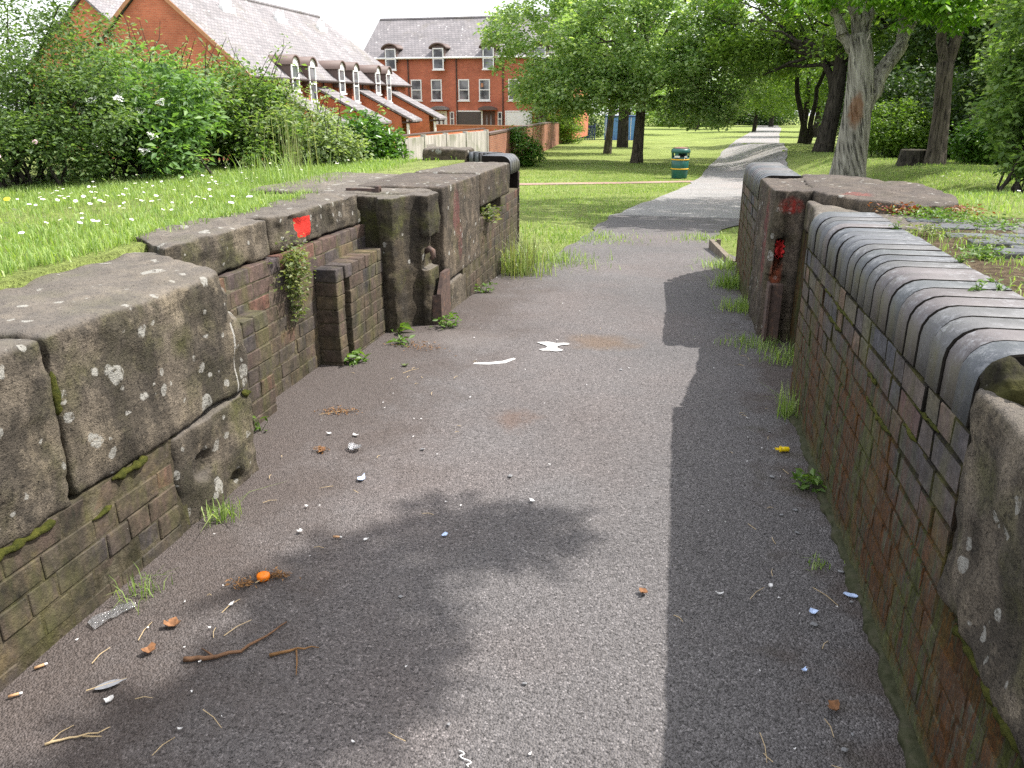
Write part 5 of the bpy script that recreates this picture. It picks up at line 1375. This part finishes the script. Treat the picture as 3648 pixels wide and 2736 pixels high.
weed('plantain', 'bright leafy weed at the foot of the algae-stained wall', (.655, 3.32, gz(0, 3)), 55, .055, .05, 9, .075)
tuft('grass_tuft', 'grass mat in front of the rusty bracket in shade', (.62, 5.52, gz(0, 5)), 240, .03, .1, .10, .005)
tuft('grass_tuft', 'grass tuft along the foot of the shaded quoin', (.60, 6.65, gz(0, 6.6)), 220, .05, .16, .08, .006)
tuft('grass_tuft', 'taller grass tuft near the curve of the shaded wall', (.60, 7.75, gz(0, 7.7)), 260, .06, .24, .09, .007)
tuft('grass_tuft', 'grass beside the low timber edging', (.62, 9.0, gz(0, 9)), 260, .04, .16, .14, .008)
tuft('grass_tuft', 'small grass patch beyond the timber edging', (.45, 11.6, gz(0, 11.6)), 300, .03, .1, .22, .008)
tuft('grass_tuft', 'little moss-like grass tuft on the shaded tarmac edge', (.60, 2.68, gz(0, 2)), 34, .02, .05, .03, .004)
tuft('grass_tuft', 'grass growing in the shaded recess before the quoin', (.80, 5.15, gz(0, 5)+.03), 200, .03, .12, .09, .005)
tuft('meadow_grass', 'thin tall grass stems in front of the hedge', (-3.8, 7.75, ground_z(-3.8, 7.75)), 60, .3, .75, .10, .006, L_SEED, .2)
tuft('meadow_grass', 'clump of long grass on the lawn beside the ledge slab', (-3.25, 6.3, ground_z(-3.2, 6.3)), 240, .1, .34, .18, .006, L_GRASS, .5)
# hanging plant on the brick face
HP = thing('wall_plant', 'straggly pale flowering plant hanging from the brick joint under the coping', 'wall plant', (-2.14, 4.2, .74))
g = np.random.default_rng(77)
P = np.stack([np.abs(g.normal(.03, .04, 620)), g.normal(0, .075, 620), g.normal(-.02, .075, 620)], 1)
P2 = np.stack([np.abs(g.normal(.02, .02, 240)), g.normal(.01, .028, 240), g.uniform(-.34, -.02, 240)], 1)
P = np.concatenate([P, P2])
v, f = leaf_arrays(P, g.uniform(.6, 1.4, len(P))*.026, .6, .2, g=g)
link('leaves', np_mesh('leaves', v, f), L_CREEP, HP)
m = MB()
for k in range(14): limb(m, (-.01, g.normal(0, .02), 0), P[g.integers(len(P))], .003, .0015, g, .05, 4)
m.build('stem', L_CREEP, HP, fix=False)
weed('wall_fern', 'fern and grass sprouting from the hole under the far coping stone', (-1.70, 7.38, .55), 130, .13, .06, 21, .14, L_CREEP)
# stonecrop and weeds on the shaded platform
for i, (x, y, z, nn, r, mt, lab) in enumerate([(1.30, 5.02, 1.0, 150, .16, L_SEDUM, 'red stonecrop mat along the front edge of the flat slab'), (1.58, 5.05, .99, 170, .16, L_SEDUM, 'russet stonecrop hanging on the slab corner'), (1.42, 4.80, 1.0, 260, .2, L_WEED, 'feathery green weed patch below the slab corner'), (1.62, 4.55, .99, 220, .22, L_WEED, 'low green weeds on the soil beside the paving'),
                                               (1.22, 4.25, .99, 120, .12, L_CREEP, 'yellow-green moss patch behind the coping bricks'), (1.25, 3.55, 1.0, 90, .09, L_WEED, 'bright green cushion behind the coping bricks'), (2.05, 4.25, 1.0, 60, .12, L_SEDUM, 'red stonecrop between the paving bricks'), (1.5, 3.9, .99, 150, .22, L_CREEP, 'dry yellowish weeds on the soil verge'), (1.35, 2.95, .99, 120, .18, L_CREEP, 'straw-coloured weeds near the broad coping end')]):
    weed('stonecrop' if mt is L_SEDUM else 'platform_weed', lab, (x, y, z), nn*2, r, .026 if mt is not L_CREEP else .02, 300+i, .045, mt, .45)
for i, (x, y) in enumerate([(.99, 2.62), (.92, 2.60), (1.0, 3.9), (1.02, 3.1)]):
    weed('coping_seedling', ['little green seedling in a coping joint near the broken end', 'tiny seedling beside the little one in a coping joint', 'seedling at the back edge of the coping near the worn slab', 'seedling at the back edge of the coping in mid run'][i], (x, y, 1.06), 16, .022, .022, 400+i, .03)
# tall yellow ragwort stem on the lawn
RG = thing('ragwort', 'thin yellow-flowered weed leaning on the lawn by the rounded block', 'weed', (-2.62, 2.52, .94))
MB().tube([(0, 0, 0), (.0, .05, .12), (.05, .12, .26), (.06, .16, .33)], [.003, .0025, .002, .0015], 5, False).tube([(0, .05, .12), (-.05, .08, .22)], [.002, .0012], 4, False).build('stem', L_WEED, RG, fix=False)
m = MB()
for k in range(9): disc(m, (.06+R.uniform(-.03, .05), .16+R.uniform(-.03, .03), .33+R.uniform(-.02, .02)), .012, 7, (R.uniform(-.4, .4), -.5, 1))
m.build('flowers', YELLOWFL, RG, fix=False)
# ------------------------------------------------------------------ stump, fence, bin
ST = thing('tree_stump', 'low sawn tree stump on the shaded grass beside the ash', 'stump', (5.1, 19.6, ground_z(5.1, 19.6)))
MB().tube([(0, 0, -.1), (0, 0, .05), (0, 0, .26)], [.34, .30, .27], 12, True).build('trunk', BARK_DARK, ST)
MB().tube([(0, 0, .262), (0, 0, .275)], [.255, .25], 12, True).build('cut_face', TIMBER, ST)
TF = thing('timber_fence', 'tall weathered board fence half hidden by the wood edge bushes', 'fence', (7.7, 24.2, .2), math.atan2(-5.2, .25))
for k in range(40):
    MB().box(k*.13, k*.13+.122, -.012+.008*(k % 2), .012+.008*(k % 2), 0, 1.3+R.uniform(-.02, .02)).build('board', TIMBER, TF)
for k in range(4): MB().box(k*1.7-.05, k*1.7+.05, -.15, -.03, -.2, 1.4).build('post', TIMBER, TF)

BN = thing('litter_bin', 'green litter bin with two yellow bands and a faded red-topped hood', 'litter bin', (.13, 31.0, lerp_tab(31, CZ)+.01))
BN.scale = (1.08, 1.08, 1.04)
def ring(mb, prof, n=28):
    v = [(r*math.cos(2*math.pi*k/n), r*math.sin(2*math.pi*k/n), z) for r, z in prof for k in range(n)]
    f = [(j*n+k, j*n+(k+1) % n, (j+1)*n+(k+1) % n, (j+1)*n+k) for j in range(len(prof)-1) for k in range(n)]
    f.append(tuple(range(n))[::-1]); f.append(tuple(range((len(prof)-1)*n, len(prof)*n)))
    return mb.add(v, f)
ring(MB(), [(.255, 0), (.262, .02), (.285, .40), (.292, .72)]).build('body', BINGREEN, BN, True)
for z in (.305, .625):
    r = .28 + .012*(z/.6)
    ring(MB(), [(r+.002, z), (r+.010, z+.006), (r+.010, z+.034), (r+.002, z+.04)]).build('band', BINYELLOW, BN)
hood = MB()
n = 28
for k in range(n):
    if k in (20, 21, 22, 23, 16, 17, 25, 26, 2, 3, 9, 10): continue
    a0, a1 = 2*math.pi*k/n, 2*math.pi*(k+1)/n
    v = []
    for r in (.302, .285):
        for a in (a0, a1):
            for z in (.70, .865): v.append((r*math.cos(a), r*math.sin(a), z))
    hood.add(v, [(0, 2, 3, 1), (4, 5, 7, 6), (0, 1, 5, 4), (2, 6, 7, 3)])
hood.build('hood', BINGREEN, BN, fix=False)
ring(MB(), [(.302, .862), (.325, .875), (.325, .93), (.305, .985), (.27, 1.01)]).build('rim', BINGREEN, BN, True)
ring(MB(), [(.268, 1.012), (.20, 1.045), (.08, 1.06)]).build('lid', BINRED, BN, True)
ring(MB(), [(.27, .60), (.27, .76)]).build('liner', BLACKHOLE, BN)
MB().box(-.20, -.02, -.296, -.286, .715, .775).box(.13, .22, -.275, -.262, .715, .77).build('rubbish', PAPER, BN)

# ------------------------------------------------------------------ litter on the tarmac
def flake(name, mat, pts, th=.003, curl=.012):
    """flat irregular scrap, outline pts, gently curled"""
    n = len(pts)
    zt = [curl*(p[0]**2+p[1]**2)/(max(q[0]**2+q[1]**2 for q in pts)) for p in pts]
    v = [(x, y, z+th) for (x, y), z in zip(pts, zt)] + [(x, y, z) for (x, y), z in zip(pts, zt)] + [(0, 0, th), (0, 0, 0)]
    f = [(2*n, i, (i+1) % n) for i in range(n)] + [(2*n+1, n+(i+1) % n, n+i) for i in range(n)] + [(i, n+i, n+(i+1) % n, (i+1) % n) for i in range(n)]
    me = bpy.data.meshes.new(name); me.from_pydata(v, [], f); me.materials.append(mat); me.update()
    return me
def blob_outline(rr, r, n=8, el=1.6):
    return [(r*el*rr.uniform(.4, 1.15)*math.cos(2*math.pi*k/n), r*rr.uniform(.4, 1.15)*math.sin(2*math.pi*k/n)) for k in range(n)]
TZ = .0115
rr = random.Random(5)
SCR = [flake('paper_scrap', PAPER, blob_outline(rr, rr.uniform(.006, .010), 6, rr.uniform(1.0, 1.9)), .002, .004) for k in range(6)]
white = [(-.757, 2.667), (-1.37, 1.917), (-1.393, 1.812), (-1.311, 1.76), (-1.124, 1.566), (-.694, 1.86), (.243, 2.428), (.375, 2.449), (.436, 2.444), (.493, 2.363), (.538, 2.393), (.34, 2.047), (.464, 2.07), (-.735, 1.551), (-.272, 1.6), (-.337, 3.945), (-1.244, 3.764), (.288, 2.942), (.223, 3.023), (-.247, 2.851), (-.849, 4.688), (-1.489, 5.872), (-1.674, 4.551), (-.641, 6.537), (-.686, 6.256), (.442, 3.848), (.643, 3.508), (-1.53, 2.028), (-1.564, 1.878), (-1.239, 2.378), (-.307, 5.967), (-1.219, 7.317)]
for i in range(80):
    white.append((rr.choice([rr.uniform(-1.7, .6), rr.gauss(-1.55, .25), rr.gauss(.45, .14)]), rr.uniform(1.5, 8.5)))
for (x, y) in white:
    o = link('paper_scrap', rr.choice(SCR), None, None, (x, y, gz(x, y)+.004), (rr.uniform(-.1, .1), rr.uniform(-.1, .1), rr.uniform(0, 6)))
    s_ = rr.uniform(.28, .6); o.scale = (s_, s_, 1)
    tag(o, 'tiny white speck of paper lying on the tarmac', 'paper scrap', 'white specks on the tarmac')
def scrap(name, label, cat, mat, x, y, r, el=1.5, rot=0, th=.003, curl=.012, n=9, seed=1):
    q = random.Random(seed)
    o = link(name, flake(name, mat, blob_outline(q, r, n, el), th, curl), None, None, (x, y, gz(x, y)+.004), (0, 0, rot))
    return tag(o, label, cat)
for i, (x, y, r, el, lab) in enumerate([(-1.641, 3.481, .02, 1.4, 'torn white tissue piece west of the clear plastic bag'), (-1.505, 3.49, .02, 2.0, 'longer torn white tissue piece beside the clear plastic bag'), (-.504, 2.968, .021, 1.5, 'crumpled white paper scrap in the sunny middle of the tarmac'), (-1.08, 2.531, .012, 2.4, 'white filter tip beside the tree shade'), (-1.419, 2.736, .015, 1.2, 'small white triangle of paper above the orange cap'), (-1.369, 2.044, .017, 1.4, 'crumpled white scrap below the orange cap'),
                                      (-1.47, 1.559, .02, 1.3, 'clear white wrapper scrap below the feather'), (.416, 2.507, .014, 1.5, 'white lump of gum in the wall shade'), (.243, 2.43, .012, 2.2, 'folded white scrap at the shade edge'), (-.487, 3.333, .012, 1.4, 'faint white mark of gum on the sunny tarmac'), (-1.355, 2.537, .018, 1.3, 'flat grey-white disc of gum near the wall')]):
    scrap('paper_scrap', lab, 'paper scrap', PAPER, x, y, r*.6, el, R.uniform(0, 3), .003, .008, 9, 40+i)
for i, (x, y, r, lab) in enumerate([(.683, 2.507, .018, 'blue and white wrapper corner at the foot of the algae wall'), (.538, 2.38, .014, 'pale blue wrapper scrap in the wall shade'), (.47, 2.075, .008, 'tiny blue wrapper bead in the wall shade'), (-.79, 2.62, .013, 'blue and white foil speck in the tree shade'), (-1.29, 3.03, .02, 'scatter of blue plastic crumbs near the brown catkins')]):
    scrap('wrapper_scrap', lab, 'wrapper', BLUEPAPER, x, y, r, 1.7, .4*i, .003, .008, 8, 70+i)
# clear plastic strip and bag
m = MB(); prev = None
pts = [(-1.745, 1.845), (-1.745, 1.875), (-1.735, 1.90), (-1.72, 1.915), (-1.715, 1.94), (-1.705, 1.965), (-1.69, 1.985)]
v = []
for i, (x, y) in enumerate(pts):
    w = [.02, .03, .028, .018, .02, .03, .018][i]
    for k, s in enumerate((-1, -.4, .3, 1)): v.append((x+s*w, y-s*w*.5, gz(x, y)+.004+.012*R.random()))
m.add(v, [(i*4+k, i*4+k+1, (i+1)*4+k+1, (i+1)*4+k) for i in range(len(pts)-1) for k in range(3)])
tag(m.build('plastic_strip', CLEAR, None, True, fix=False), 'crumpled clear plastic strip at the foot of the rounded block', 'wrapper')
scrap('plastic_bag', 'small flattened clear plastic bag on the sunny tarmac', 'wrapper', CLEAR, -1.447, 3.327, .036, 1.3, .3, .006, .02, 11, 81)
# orange cap
OC = thing('bottle_cap', 'bright orange plastic bottle cap lying among dry catkins', 'bottle cap', (-1.339, 2.212, .010))
ring(MB(), [(.021, 0), (.023, .003), (.023, .015), (.020, .019), (.012, .0195)], 20).build('cap', ORANGEPL, OC, True)
MB().tube([(-.012, -.035, .004), (-.004, -.024, .006), (0, -.022, .008)], [.0015, .002, .002], 5).build('stalk', STRAW, OC)
# yellow plug
YP = thing('plastic_plug', 'yellow plastic wall plug lying in the wall shade', 'plug', (.59, 3.711, .022), rad(8))
m = MB(); m.tube([(-.006, 0, 0), (.006, 0, 0), (.03, 0, 0), (.034, 0, 0)], [.011, .0125, .0125, .010], 10); m.build('body', YELLOWPL, YP, True)
MB().tube([(-.010, 0, 0), (-.005, 0, 0)], [.016, .016], 10).build('collar', YELLOWPL, YP)
for s in (-.007, .007): MB().tube([(-.032, s, .0), (-.01, s, 0)], [.0035, .004], 6).build('prong', YELLOWPL, YP)
# feather
FT = thing('feather', 'small grey feather lying below the stick', 'feather', (-1.506, 1.617, .012), rad(35))
v = []; f = []
for i in range(8):
    t = i/7; w = .015*math.sin(math.pi*min(1, t*1.05+.08))**.7
    v += [(-.04+.085*t, -w, .003+.006*t), (-.04+.085*t, 0, .006+.006*t), (-.04+.085*t, w, .003+.008*t)]
for i in range(7):
    f += [(i*3, i*3+3, i*3+4, i*3+1), (i*3+1, i*3+4, i*3+5, i*3+2)]
MB().add(v, f).build('vane', FEATHER, FT, True, fix=False)
MB().tube([(-.062, 0, .003), (-.03, 0, .006), (.045, 0, .012)], [.0018, .0015, .0006], 5).build('quill', STRAW, FT)
# sticks
def stick(name, label, pts, r, mat, twigs=()):
    o = Vector((pts[0][0], pts[0][1], gz(0, 1)))
    T = thing(name, label, 'stick', tuple(o))
    q = random.Random(len(label)); P = []
    for a, b in zip(pts, pts[1:]):
        for k in range(3): P.append(Vector((a[0]+(b[0]-a[0])*k/3+q.uniform(-.004, .004), a[1]+(b[1]-a[1])*k/3+q.uniform(-.004, .004), gz(0, 1)+r*.9)))
    P.append(Vector((pts[-1][0], pts[-1][1], gz(0, 1)+r*.5)))
    m = MB(); m.tube([p-o for p in P], [r*(1-.75*i/(len(P)-1)) for i in range(len(P))], 6); m.build('stem', mat, T, True)
    for (a, b, rr_) in twigs:
        A = Vector((a[0], a[1], gz(0, 1)+rr_)); B = Vector((b[0], b[1], gz(0, 1)+rr_))
        MB().tube([A-o, A.lerp(B, .5)-o+Vector((.004, -.003, .003)), B-o], [rr_, rr_*.8, rr_*.4], 5).build('twig', mat, T, True)
    return T
stick('broken_stick', 'long curved brown stick lying on the shaded tarmac', [(-1.361, 1.761), (-1.30, 1.775), (-1.214, 1.827), (-1.17, 1.91), (-1.143, 1.994)], .0085, TWIG, [((-1.28, 1.79), (-1.34, 1.82), .004)])
stick('broken_stick', 'shorter forked brown stick beside the long curved one', [(-1.119, 1.825), (-1.05, 1.875), (-.987, 1.895)], .006, MULCH, [((-1.05, 1.87), (-1.0, 1.764), .003)])
stick('broken_stick', 'pale split straw stalk near the picture bottom', [(-1.53, 1.385), (-1.48, 1.415), (-1.42, 1.45), (-1.40, 1.475)], .004, STRAW, [((-1.45, 1.43), (-1.40, 1.44), .0025)])
straws = [((-1.624, 1.691), (-1.62, 1.769)), ((-1.52, 1.395), (-1.50, 1.46)), ((-1.388, 2.936), (-1.438, 2.904)), ((-1.305, 1.889), (-1.26, 1.983)), ((-1.376, 1.998), (-1.356, 2.081)), ((.561, 2.533), (.628, 2.437)), ((.342, 2.42), (.395, 2.5)), ((.088, 2.277), (.118, 2.246)), ((-1.19, 1.581), (-1.102, 1.528)), ((-1.556, 1.816), (-1.571, 1.909)), ((-1.587, 4.476), (-1.516, 4.583)), ((-1.804, 3.72), (-1.633, 3.824)), ((.318, 1.794), (.326, 1.691)), ((.496, 1.882), (.509, 1.816)), ((-1.227, 1.405), (-1.206, 1.474))]
for k in range(45):
    x = rr.choice([rr.gauss(-1.45, .2), rr.uniform(-1.6, .6), rr.gauss(.5, .12)]); y = rr.uniform(1.4, 6); a = rr.uniform(0, 3.14); l = rr.uniform(.015, .06)
    straws.append(((x, y), (x+l*math.cos(a), y+l*math.sin(a))))
for (a, b) in straws:
    L_ = math.hypot(b[0]-a[0], b[1]-a[1])
    m = MB().tube([(0, 0, 0), (L_*.5, .004, .003), (L_, 0, 0)], [.0012, .0012, .0008], 4)
    o = m.build('straw', STRAW, None, False, (a[0], a[1], gz(0, 1)+.004), fix=False); o.rotation_euler = (0, 0, math.atan2(b[1]-a[1], b[0]-a[0]))
    tag(o, 'thin dry straw stalk lying on the tarmac', 'straw', 'dry straws on the tarmac')
# cigarette ends
for (x, y, rz, lab) in [(-1.765, 1.646, .9, 'tan cigarette end by the wall foot near the picture edge'), (-1.745, 1.525, .7, 'cigarette end with a white tip in the corner by the wall'), (-1.196, 2.526, .1, 'tan cigarette end in the tree shade above the orange cap')]:
    T = thing('cigarette_end', lab, 'cigarette end', (x, y, .0155), rz)
    MB().tube([(-.014, 0, 0), (.012, 0, 0)], [.0042, .0042], 8).build('filter', CORK, T, True)
    MB().tube([(.0125, 0, 0), (.021, .001, -.001)], [.004, .003], 8).build('paper', PAPER, T, True)
# dead leaves and catkin heaps
for i, (x, y, r, lab) in enumerate([(-1.493, 1.905, .03, 'curled brown leaf below the clear plastic strip'), (-1.486, 1.773, .026, 'ragged brown leaf above the feather'), (-.014, 2.382, .02, 'small orange-brown leaf on the sunny tarmac'), (-1.591, 3.271, .026, 'brown leaf near the footing stone'), (-1.62, 4.62, .03, 'green-grey fallen leaf near the brick pillar'), (.53, 1.93, .03, 'dull brown leaf in the wall shade')]):
    m_ = L_CREEP if 'green' in lab else DEADLEAF
    scrap('fallen_leaf', lab, 'leaf', m_, x, y, r*.8, 1.3, i*.8, .002, .018, 11, 90+i)
for i, (x, y, r, nn, lab) in enumerate([(-1.712, 3.787, .085, 170, 'orange-brown heap of catkins by the wall foot'), (-1.298, 2.236, .04, 110, 'dry catkin heap beside the orange cap'), (-1.39, 2.165, .045, 90, 'second dry catkin heap left of the orange cap'), (-1.66, 5.05, .16, 170, 'reddish catkin drift below the brick pillar'), (-1.60, 3.28, .03, 60, 'small catkin knot near the clear bag')]):
    g = np.random.default_rng(500+i)
    P = np.stack([g.normal(0, r*.6, nn), g.normal(0, r*.32, nn), np.abs(g.normal(.004, .006, nn))], 1)
    v, f = leaf_arrays(P, g.uniform(.008, .024, nn), .3, .1, g=g)
    o = link('catkin_heap', np_mesh('catkin_heap', v, f), MULCH, None, (x, y, gz(x, y)+.004), (0, 0, g.uniform(-.4, .4)))
    tag(o, lab, 'catkins', kind='stuff')
# stone chips
rr2 = random.Random(12)
chips = [chamfer_box_mesh('stone_chip', .03, .022, .012, .004, .004, 700+k) for k in range(4)]
for c in chips: c.materials.append(PEBBLE)
for k in range(26):
    x = rr2.choice([rr2.uniform(.45, .68), rr2.uniform(-1.7, .6), rr2.uniform(.5, .68)]); y = rr2.uniform(1.5, 5.2)
    o = link('stone_chip', rr2.choice(chips), None, None, (x, y, gz(x, y)+.006), (0, 0, rr2.uniform(0, 6))); s_ = rr2.uniform(.25, .7); o.scale = (s_, s_, s_*.7)
    tag(o, 'small grey stone chip loose on the tarmac', 'stone chip', 'stone chips on the tarmac')
# paint splashes on the tarmac
def splash(label, outline, z=.0125):
    v = [(x, y, z) for x, y in outline]; cxx = sum(p[0] for p in v)/len(v); cyy = sum(p[1] for p in v)/len(v)
    m = MB().add(v, [tuple(range(len(v)))])
    o = m.build('paint_splash', PAINTSPLASH, fix=False); tag(o, label, 'paint mark'); return o
splash('white paint splash shaped like a bird on the sunny tarmac', [(-.88, 5.31), (-.84, 5.33), (-.80, 5.34), (-.745, 5.315), (-.69, 5.335), (-.655, 5.33), (-.65, 5.30), (-.70, 5.275), (-.725, 5.245), (-.72, 5.20), (-.675, 5.165), (-.68, 5.14), (-.72, 5.12), (-.76, 5.13), (-.81, 5.12), (-.84, 5.145), (-.80, 5.175), (-.79, 5.21), (-.81, 5.25), (-.85, 5.28)])
splash('thin curved white paint smear near the bird-shaped splash', [(-1.20, 4.74), (-1.10, 4.75), (-1.0, 4.80), (-.95, 4.90), (-.97, 4.92), (-1.03, 4.84), (-1.12, 4.79), (-1.20, 4.77)])
o = MB().tube([(-.455+.010*math.sin(k*.9)+.0035*k, 1.575-.0036*k, .0135+.0012*math.sin(k*1.7)) for k in range(14)], [.0017]*14, 6).build('string_scrap', PAPER, None, True)
tag(o, 'curled white string scrap at the picture bottom', 'string')
# red rag stuffed into the gate slot
g = np.random.default_rng(8)
m = MB(); P = []
for i in range(7):
    for j in range(9):
        P.append((.70+.055*i/6+.008*g.normal(), 5.74-.03*math.sin(i*1.1)+.012*g.normal(), .60+.11*j/8+.012*math.sin(i*2.1)))
m.add(P, [(i*9+j, (i+1)*9+j, (i+1)*9+j+1, i*9+j+1) for i in range(6) for j in range(8)])
o = m.build('red_rag', REDCLOTH, None, True, fix=False)
md = o.modifiers.new('thick', 'SOLIDIFY'); md.thickness = .008
tag(o, 'red rag stuffed into the slot of the shaded quoin', 'rag')
